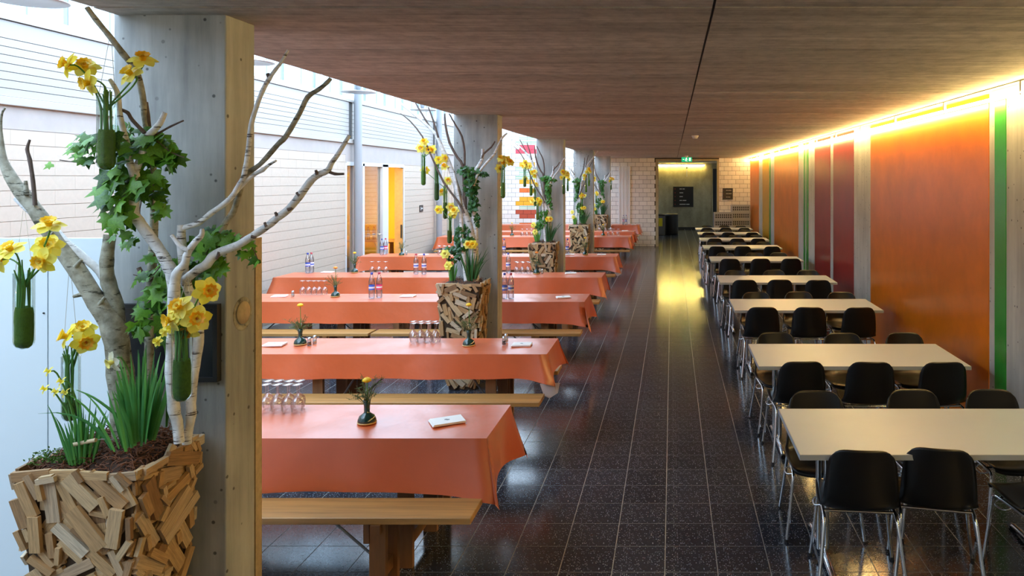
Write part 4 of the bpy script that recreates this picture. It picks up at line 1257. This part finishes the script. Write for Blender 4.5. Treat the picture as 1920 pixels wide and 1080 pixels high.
ivy('middle ivy winding around the birch stems of the nearest planter', [[(370, 500), (385, 480), (400, 445), (430, 440), (470, 460), (486, 495)], [(370, 500), (350, 540), (300, 550), (270, 575)], [(300, 500), (280, 520), (250, 515)]],
    [(385, 480, 32, 34, 34, 20, 30, .05), (412, 440, 26, 16, 16, 20, 30, .02), (440, 445, 18, 16, 7, 16, 24, .02), (462, 460, 12, 16, 6, 16, 22, .0), (483, 490, 4, 12, 3, 12, 18, .0), (350, 520, 35, 35, 22, 20, 30, .08), (300, 500, 28, 22, 14, 18, 26, .05), (265, 520, 20, 10, 6, 14, 20, 0), (305, 560, 25, 40, 20, 22, 32, .02), (265, 590, 22, 28, 12, 22, 32, -.02), (225, 415, 24, 30, 12, 16, 26, -.02), (245, 450, 12, 14, 6, 14, 20, 0), (310, 615, 25, 20, 8, 18, 26, .03)], 2.95, 6)

# ------------------------------------------------------------------ daffodils
def petal_me(m, L, w):
    b = MB()
    def P(u, v):
        s = math.sin(math.pi * min(1, .12 + v * .88)) ** .7 if v < 1 else 0
        return Vector((.15 * L + v * L, (u - .5) * w * s, -.10 * L * v * v + .12 * L * abs(u - .5) * 2 * s + .05 * L * math.sin(v * 6)))
    b.grid(P, 4, 6); return b.mesh('petal', m)
def trumpet_me(m, L, r):
    b = MB(); n = 18; vs = []; fs = []
    prof = [(.35, 0), (.5, .3), (.6, .6), (.8, .85), (1.15, 1.0)]
    for i, (rr, z) in enumerate(prof):
        for k in range(n):
            a = 2 * math.pi * k / n; fr = 1 + (.16 * math.sin(k * math.pi) + .14 * (-1) ** k) * (z ** 3)
            vs.append((rr * r * fr * math.cos(a), rr * r * fr * math.sin(a), z * L))
    for i in range(len(prof) - 1):
        for k in range(n):
            a = i * n + k; c = i * n + (k + 1) % n; fs.append((a, c, c + n, a + n))
    b.add(vs, fs, True)
    for k in range(6):
        a = k * 1.05; b.tube([(0, 0, 0), (.25 * r * math.cos(a), .25 * r * math.sin(a), L * .8)], .0012, 3)
    return b.mesh('trumpet', m)
PET = petal_me(M['petal'], .046, .042); TRU = trumpet_me(M['trumpet'], .03, .021)
PETP = petal_me(M['pale'], .040, .034); TRUP = trumpet_me(M['palec'], .022, .017)
PETS = petal_me(M['petal'], .020, .015); TRUS = trumpet_me(M['petal'], .016, .009)
def join_me(pet, tru, name):
    b = MB()
    for k in range(6):
        R = Matrix.Rotation(k * math.pi / 3, 3, 'Z'); b.add([R @ v.co for v in pet.vertices], [tuple(f.vertices) for f in pet.polygons], True)
    return b.mesh(name, pet.materials[0])
PETFAR = join_me(PET, TRU, 'petals')
def daffodil(head, d, base, label, group, near=True, kind='big', stem=True):
    t = thing('daffodil', label, 'flower', head, 0, group)
    q = Vector(d).normalized().to_track_quat('Z', 'Y')
    pet, tru = {'big': (PET, TRU), 'pale': (PETP, TRUP), 'small': (PETS, TRUS)}[kind]
    if near:
        for k in range(6):
            qq = q @ Quaternion((0, 0, 1), k * math.pi / 3 + .2)
            obj('petal', pet, t, (q @ Vector((0, 0, .002 * (k % 2)))), qq)
        if kind == 'big':                       # ruffled inner petals of a double bloom
            for k in range(4): obj('petal', pet, t, q @ Vector((0, 0, .008)), q @ Quaternion((0, 0, 1), k * 1.57 + .6) @ Quaternion((0, 1, 0), -.75), (.62, .8, .8))
    else: obj('petals', PETFAR, t, (0, 0, 0), q)
    obj('trumpet', tru, t, (0, 0, 0), q)
    if stem and base is not None:
        dd = Vector(d).normalized(); bl = Vector(base) - Vector(head)
        a, c = smooth_path([Vector((0, 0, 0)), -dd * .025 + Vector((0, 0, .004)), -dd * .03 + bl * .35 + Vector((0, 0, .01)), bl], [.003, .003, .0032, .0035])
        MB().tube(a, c, 6).build('stem', M['stem'], t)
    return t
def tube_vase(px, py0, py1, rpx, y, hang, label, group, moss=.45, near=True, blades=10, seed=1):
    rnd = random.Random(seed)
    top = W(px, py0, y); bot = W(px, py1, y); r = rpx * y / F; h = top.z - bot.z
    t = thing('test_tube_vase', label, 'vase', bot, 0, group)
    prof = [(0, 0)] + [(r * math.sin(a), r - r * math.cos(a)) for a in (.3, .6, .9, 1.2, 1.5708)] + [(r, h - .004), (r * 1.06, h)]
    MB().lathe(prof, 24 if near else 12).build('glass_tube', M['tubeglass'], t)
    b = MB(); n = 20 if near else 8; rr = r * .90; mh = h * moss
    rings = [(.0, .004)] + [(rr * math.sin(a), r - rr * math.cos(a)) for a in (.5, 1.0, 1.5)] + [(rr, mh * .4), (rr, mh * .55), (rr, mh * .7), (rr, mh * .85), (rr * .9, mh), (0, mh)]
    vs = []; fs = []
    for i, (q, z) in enumerate(rings):
        for k in range(n):
            a = 2 * math.pi * k / n; w = q * (1 - .07 * rnd.random()); vs.append((w * math.cos(a), w * math.sin(a), z + (.004 * rnd.uniform(-1, 1) if q else 0)))
    for i in range(len(rings) - 1):
        for k in range(n):
            a = i * n + k; c = i * n + (k + 1) % n; fs.append((a, c, c + n, a + n))
    b.add(vs, fs, False); o = b.build('moss_fill', M['moss'], t); o['kind'] = 'stuff'
    for k in range(blades):
        a = rnd.uniform(0, 6.28); q = r * .55; e = rnd.uniform(.2, 1.0)
        pts = [Vector((q * math.cos(a), q * math.sin(a), mh * .8)), Vector((q * .9 * math.cos(a + .3), q * .9 * math.sin(a + .3), h * .8)), Vector((r * e * math.cos(a), r * e * math.sin(a), h + rnd.uniform(.0, .05)))]
        c, rr_ = smooth_path(pts, [.004, .0045, .002]); MB().tube(c, [x * (1 if near else 1.3) for x in rr_], 5).build('green_stem', M['stem'], t)
    if hang is not None:
        for s in (-1, 1):
            MB().tube([Vector((s * r, 0, h - .005)), Vector(hang) - t.location + Vector((s * .004, 0, 0))], .0009 if near else .0014, 4).build('cord', M['string'], t)
    return t, top
G1 = 'daffodils around the nearest planter'
GT1 = 'glass tubes hanging at the nearest planter'
def bunch(top, y, heads, who, near=True, grp=G1):
    for i, (px, py, d, nm) in enumerate(heads):
        daffodil(W(px, py, y + (.02 if i % 2 else -.02)), d, top + Vector(((i % 3 - 1) * .012, (i % 2) * .012 - .006, -.05)), nm, grp, near)
t1, top = tube_vase(200, 182, 320, 16, 2.82, W(207, 72, 2.93), 'glass tube with daffodils hanging highest at the nearest planter', GT1, .55, seed=2)
bunch(top, 2.82, [(131, 122, (-1, -.5, .35), 'leftmost yellow daffodil of the highest glass tube'), (160, 127, (.3, -.6, .7), 'full yellow daffodil second from left in the highest tube'), (169, 155, (-.5, -.8, -.2), 'lowest drooping daffodil of the highest glass tube'), (268, 114, (.3, -.5, .9), 'topmost right daffodil of the highest glass tube'), (247, 140, (-.3, -.7, .6), 'lower right daffodil of the highest glass tube')], '')
t2_, top = tube_vase(45, 512, 655, 16.5, 2.72, W(45, 395, 2.98), 'glass tube with daffodils hanging at the far left edge', GT1, .55, seed=3)
bunch(top, 2.72, [(22, 470, (-.2, -.6, .8), 'daffodil at the left picture edge above the hanging tube'), (4, 487, (-1, -.4, .1), 'daffodil cut by the left picture edge'), (92, 424, (.2, -.4, 1), 'highest daffodil beside the thick leaning branch'), (90, 462, (.5, -.7, .5), 'middle daffodil beside the thick leaning branch'), (82, 488, (-.1, -1, -.2), 'lowest daffodil beside the thick leaning branch')], '')
t3_, top = tube_vase(133, 668, 790, 15, 2.98, W(131, 510, 3.0), 'glass tube hanging half hidden behind the small narcissus clump', GT1, .3, seed=4)
bunch(top, 2.98, [(128, 632, (-.7, -.6, .4), 'left orange-yellow daffodil before the white partition'), (155, 618, (.4, -.5, .8), 'top orange-yellow daffodil before the white partition'), (160, 640, (.7, -.7, -.1), 'lower right daffodil before the white partition')], '')
t4_, top = tube_vase(341, 612, 753, 17, 2.70, W(352, 520, 2.9), 'moss-filled glass tube hanging before the dark framed board', GT1, .55, seed=5)
bunch(top, 2.70, [(338, 577, (-.2, -.8, .6), 'big daffodil above the tube before the dark board'), (388, 545, (.8, -.6, .1), 'upper right daffodil facing the aisle, before the column'), (368, 598, (.6, -.8, .2), 'right daffodil at the rim of the mossy tube'), (350, 616, (.1, -.9, -.5), 'drooping daffodil at the rim of the mossy tube'), (324, 598, (-.6, -.8, -.1), 'left daffodil at the rim of the mossy tube')], '')
for (px, py, nm) in ((309, 622, 'small yellow narcissus above the middle of the leafy clump'), (296, 640, 'small narcissus just left of the upper one over the leafy clump'), (322, 616, 'small narcissus tucked beside the birch stem')):
    daffodil(W(px, py, 2.86), (-.2, -.9, .3), W(312, 800, 2.92), nm, G1, True, 'small')
daffodil(W(213, 678, 2.84), (-.5, -.8, -.25), W(262, 800, 2.9), 'nodding white daffodil with lemon trumpet before the thick branch', G1, True, 'pale')

# clumps of blades in the nearest planter
def blade_geo(b, p0, d, L, w, rnd, droop):
    n = 7; side = d.cross(Vector((0, -1, .2))).normalized() if abs(d.y) < .9 else Vector((1, 0, 0))
    side = (side + Vector((rnd.uniform(-.4, .4), rnd.uniform(-.5, .5), 0))).normalized()
    vs = []
    up = Vector((0, 0, 1)); out = Vector((d.x, d.y, 0))
    for i in range(n):
        t = i / (n - 1)
        c = p0 + up * L * (t - droop * t ** 3 * .6) + out * L * (t * .5 + droop * t * t)
        ww = w * (1 - t ** 2.5) * (.6 + .4 * min(1, t * 4)) + .0006
        nn = side.cross(up).normalized()
        vs += [c - side * ww, c + nn * ww * .35, c + side * ww]
    fs = []
    for i in range(n - 1):
        for k in range(2): a = i * 3 + k; fs.append((a, a + 1, a + 4, a + 3))
    b.add(vs, fs, True)
def clump(label, base, n, L0, L1, w, spread, seed, droop=.25, near=True, mat_='blade', lean=0):
    rnd = random.Random(seed)
    t = thing('daffodil_clump', label, 'plant', base, 0, 'clumps of daffodil leaves')
    joint = MB()
    for k in range(n):
        a = rnd.uniform(0, 6.28); s = rnd.uniform(.05, 1)
        p0 = Vector((math.cos(a), math.sin(a), 0)) * s * spread * .35
        d = Vector((math.cos(a) * s * spread * 4 + lean, math.sin(a) * s * spread * 3, 1))
        b = MB() if near else joint
        blade_geo(b, p0, d, rnd.uniform(L0, L1), w * rnd.uniform(.7, 1.2), rnd, droop * rnd.uniform(.2, 1.6) * s)
        if near: b.build('blade', M[mat_], t)
    if not near: joint.build('blades', M[mat_], t)
    return t
clump('broad blue-green daffodil leaves at the middle of the nearest planter', W(265, 826, 2.88), 42, .22, .36, .0085, .14, 11, .22)
clump('second tuft of daffodil leaves at the foot of the thick branch', W(238, 840, 2.84), 14, .16, .30, .008, .14, 15, .5, lean=-.35)
tl = clump('small narcissus clump at the left front of the nearest planter', W(155, 866, 2.83), 48, .12, .26, .0045, .12, 12, .18)
for (px, py, nm) in ((93, 697, 'uppermost small yellow narcissus on the left'), (86, 730, 'lower left small yellow narcissus'), (117, 716, 'middle small yellow narcissus of the left clump'), (107, 735, 'small narcissus bud below the middle one'), (124, 737, 'rightmost small narcissus of the left clump')):
    daffodil(W(px, py, 2.83), (-.6, -.5, .5), W(152, 850, 2.83), nm, G1, True, 'small')
# long arching leaf and wire handle
b = MB(); rnd = random.Random(2)
a, c = smooth_path([W(250, 812, 2.86), W(215, 775, 2.85), W(175, 745, 2.84), W(143, 731, 2.83)], [.0055, .0055, .004, .001])
MB().tube(a, c, 5).build('blade', M['blade'], tl, -tl.location)
hd = thing('wire_handle', 'wire bucket handle with a wooden grip in the nearest planter', 'handle', W(160, 832, 2.80))
a, c = smooth_path([W(86, 864, 2.80) - hd.location, W(100, 848, 2.80) - hd.location, W(125, 836, 2.80) - hd.location, W(160, 829, 2.8) - hd.location, W(205, 823, 2.82) - hd.location, W(232, 838, 2.86) - hd.location], [.0013] * 6)
MB().tube(a, c, 5).build('wire', M['greysteel'], hd)
MB().tube([W(137, 834, 2.8) - hd.location, W(180, 825, 2.8) - hd.location], .0075, 12).build('grip', M['edge'], hd)
ms = MB(); rnd = random.Random(9)
c0 = W(110, 862, 2.84)
for k in range(500):
    p = Vector((rnd.uniform(-.085, .12), rnd.uniform(-.05, .05), rnd.uniform(-.005, .028))); d_ = Vector((rnd.uniform(-1, 1), rnd.uniform(-1, 1), rnd.uniform(0, 1))).normalized() * .012
    s_ = d_.orthogonal().normalized() * .003
    ms.add([p, p + d_ * .5 + s_, p + d_, p + d_ * .5 - s_], [(0, 1, 2, 3)])
o = ms.build('moss_tuft', M['moss'], None, c0); o['kind'] = 'stuff'; tag(o, 'green moss tuft at the left front rim of the nearest planter', 'moss')

# ------------------------------------------------------------------ the other planters
Y2 = PY[1]
BR = [('bark2', [(890, 540, 9), (888, 469, 8), (881, 428, 8), (869, 391, 7.5), (855, 348, 7), (841, 305, 6), (829, 279, 5), (818, 253, 4), (789, 225, 3), (757, 199, 2.5), (740, 181, 1.5)], 0, 'birch'),
      ('b', [(818, 253, 2.5), (803, 233, 2), (789, 210, 2), (779, 193, 1.5)], .05, 'twig'), ('b', [(822, 258, 2.5), (812, 225, 2), (803, 201, 1.5)], -.05, 'twig'),
      ('b', [(872, 395, 5), (869, 316, 3.5), (858, 296, 3), (843, 268, 3), (835, 233, 2.5), (834, 213, 1.5)], .0, 'twig'),
      ('b', [(874, 340, 3), (871, 311, 2.5), (871, 285, 2.5), (866, 256, 2.5), (855, 236, 2), (842, 213, 1.5)], .02, 'twig'),
      ('s', [(893, 540, 7), (892, 446, 6), (889, 405, 6), (885, 357, 5.5), (876, 319, 4.5)], .03, 'birch'),
      ('b', [(882, 340, 4.5), (892, 319, 4.5), (904, 299, 4), (905, 279, 3.5)], -.03, 'birch'), ('b', [(904, 296, 2.5), (907, 288, 2.5), (921, 276, 2), (928, 265, 1.5)], -.04, 'twig'),
      ('b', [(888, 350, 3.5), (895, 328, 3), (912, 305, 3), (927, 288, 3), (941, 259, 2.5), (951, 250, 2)], -.06, 'birch'),
      ('b', [(870, 400, 3), (858, 377, 2.5), (832, 342, 2.5), (809, 293, 2), (792, 256, 1.8), (769, 227, 1.5), (751, 213, 1)], -.08, 'twig'),
      ('b', [(875, 540, 5), (866, 440, 4.5), (862, 380, 4), (850, 320, 3)], -.05, 'birch')]
TB = [(794, 290, 348, 4.6, -.10, (792, 256), [(788, 278), (803, 281), (795, 266), (812, 280)]),
      (819, 310, 377, 4.8, -.05, (815, 270), [(833, 297), (834, 312), (822, 300)]),
      (835, 348, 411, 4.6, -.03, (838, 300), [(840, 339), (830, 360), (797, 319)]),
      (843, 408, 457, 4.8, -.10, (845, 330), [(823, 393), (845, 388), (852, 395), (849, 402)]),
      (943, 313, 372, 4.6, -.12, (943, 262), [(940, 297), (950, 300), (956, 304), (936, 316), (946, 305)])]
IV = [(880, 320, 20, 10, 34, 9), (905, 325, 12, 4, 10, 8), (884, 350, 11, 22, 40, 10), (887, 385, 8, 20, 26, 9), (895, 410, 5, 12, 10, 8), (868, 445, 16, 24, 60, 9), (850, 475, 16, 14, 30, 8)]
base2 = Vector((PXC, Y2, 0))
def T(k, p):
    """arrangement of the second planter carried to planter k"""
    if k == 1: return p
    d = p - base2; s = (1, 1, .93, .90, .86)[k]; mx = (1, 1, 1, -.75, 1)[k]
    zz = d.z if d.z < PT else PT + (d.z - PT) * s
    x = d.x * mx * (.8 if k > 1 else 1)
    return Vector((PXC + x, PY[k] + d.y * (1 if k % 2 else .8), zz))
for k in range(1, 5):
    who = WH[k]
    t = thing('bare_branch', 'bare birch branches standing in the %s planter' % who, 'branch', (PXC, PY[k], PT), 0, 'bare branches in the planters')
    for i, (nm, pts, dy, m) in enumerate(BR):
        if k >= 3 and i in (1, 4): continue
        q = [T(k, W(p[0], p[1], Y2 + dy)) - t.location for p in pts]; r = [max(.0025, p[2] * Y2 / F * .8) for p in pts]
        a, c = smooth_path(q, r, 2); MB().tube(a, c, 7).build('stem' if nm != 'b' else 'side_branch', M[m], t)
    rnd = random.Random(50 + k)
    iv = thing('ivy', 'dense ivy hanging on the branches of the %s planter' % who, 'ivy', T(k, W(880, 330, Y2)), 0, 'ivy on the branches')
    b = MB()
    for (cx, cy, rx, ry, n, s) in IV:
        for _ in range(int(n * 1.8)):
            a = rnd.uniform(0, 6.28); r = math.sqrt(rnd.random())
            p = T(k, W(cx + rx * r * math.cos(a), cy + ry * r * math.sin(a), Y2 - .03 + rnd.uniform(-.07, .07))) - iv.location
            leaf_geo(b, leaf_rot(rnd), s * rnd.uniform(.7, 1.15) * Y2 / F, p)
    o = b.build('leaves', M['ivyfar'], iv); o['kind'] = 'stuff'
    for j, (px, a0, a1, rp, dy, hg, hs) in enumerate(TB):
        if k >= 3 and j == 2: continue
        pos = ('leftmost', 'second from left', 'middle', 'lowest', 'rightmost')[j]
        p = T(k, W(px, a1, Y2 + dy)); tt = T(k, W(px, a0, Y2 + dy)); hgp = T(k, W(hg[0], hg[1], Y2 + dy * .6))
        pxx = lambda v: (CX + F * v.x / v.y, CY + F * (H - v.z) / v.y)
        u0, v0 = pxx(tt); u1, v1 = pxx(p)
        if k == 3: pos = {'leftmost': 'rightmost', 'rightmost': 'leftmost', 'second from left': 'second from right'}.get(pos, pos)
        tube_vase(u0, v0, v1, rp * Y2 / F * F / tt.y, tt.y, hgp, '%s glass tube with daffodils at the %s planter' % (pos, who), 'glass tubes hanging at the farther planters', .5, False, 4, seed=k * 7 + j)
        for i, (hx, hy) in enumerate(hs):
            h_ = T(k, W(hx, hy, Y2 + dy + (i % 2) * .03))
            daffodil(h_, (rnd.uniform(-.8, .8), -.8, rnd.uniform(-.2, .8)), tt + Vector((0, 0, -.03)), 'yellow daffodil, %s from left, in the %s tube of the %s planter' % (ORD[sorted([T(k, W(a_, b_, Y2)).x for a_, b_ in hs]).index(T(k, W(hx, hy, Y2)).x)], pos, who), 'daffodils in the %s tube of the %s planter' % (pos, who), False)
    z0 = PT + .01
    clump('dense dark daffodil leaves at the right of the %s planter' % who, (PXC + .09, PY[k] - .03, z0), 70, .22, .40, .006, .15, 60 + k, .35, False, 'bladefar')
    clump('bright green daffodil tuft at the left of the %s planter' % who, (PXC - .10, PY[k] - .08, z0), 45, .12, .22, .005, .11, 70 + k, .2, False, 'blade')
    for i, (dx, dz, kd) in enumerate(((.08, .40, 'big'), (.13, .40, 'big'), (-.16, .30, 'pale'), (-.13, .18, 'pale'))):
        nm = ('left of the two tall', 'right of the two tall', 'upper pale', 'lower pale')[i]
        daffodil(Vector((PXC + dx, PY[k] - .12, PT + dz)), (rnd.uniform(-.4, .5), -.9, .2), Vector((PXC + dx * .6, PY[k] - .05, PT)), '%s narcissus planted in the %s planter' % (nm, who), 'narcissus planted in the farther planters', False, kd)
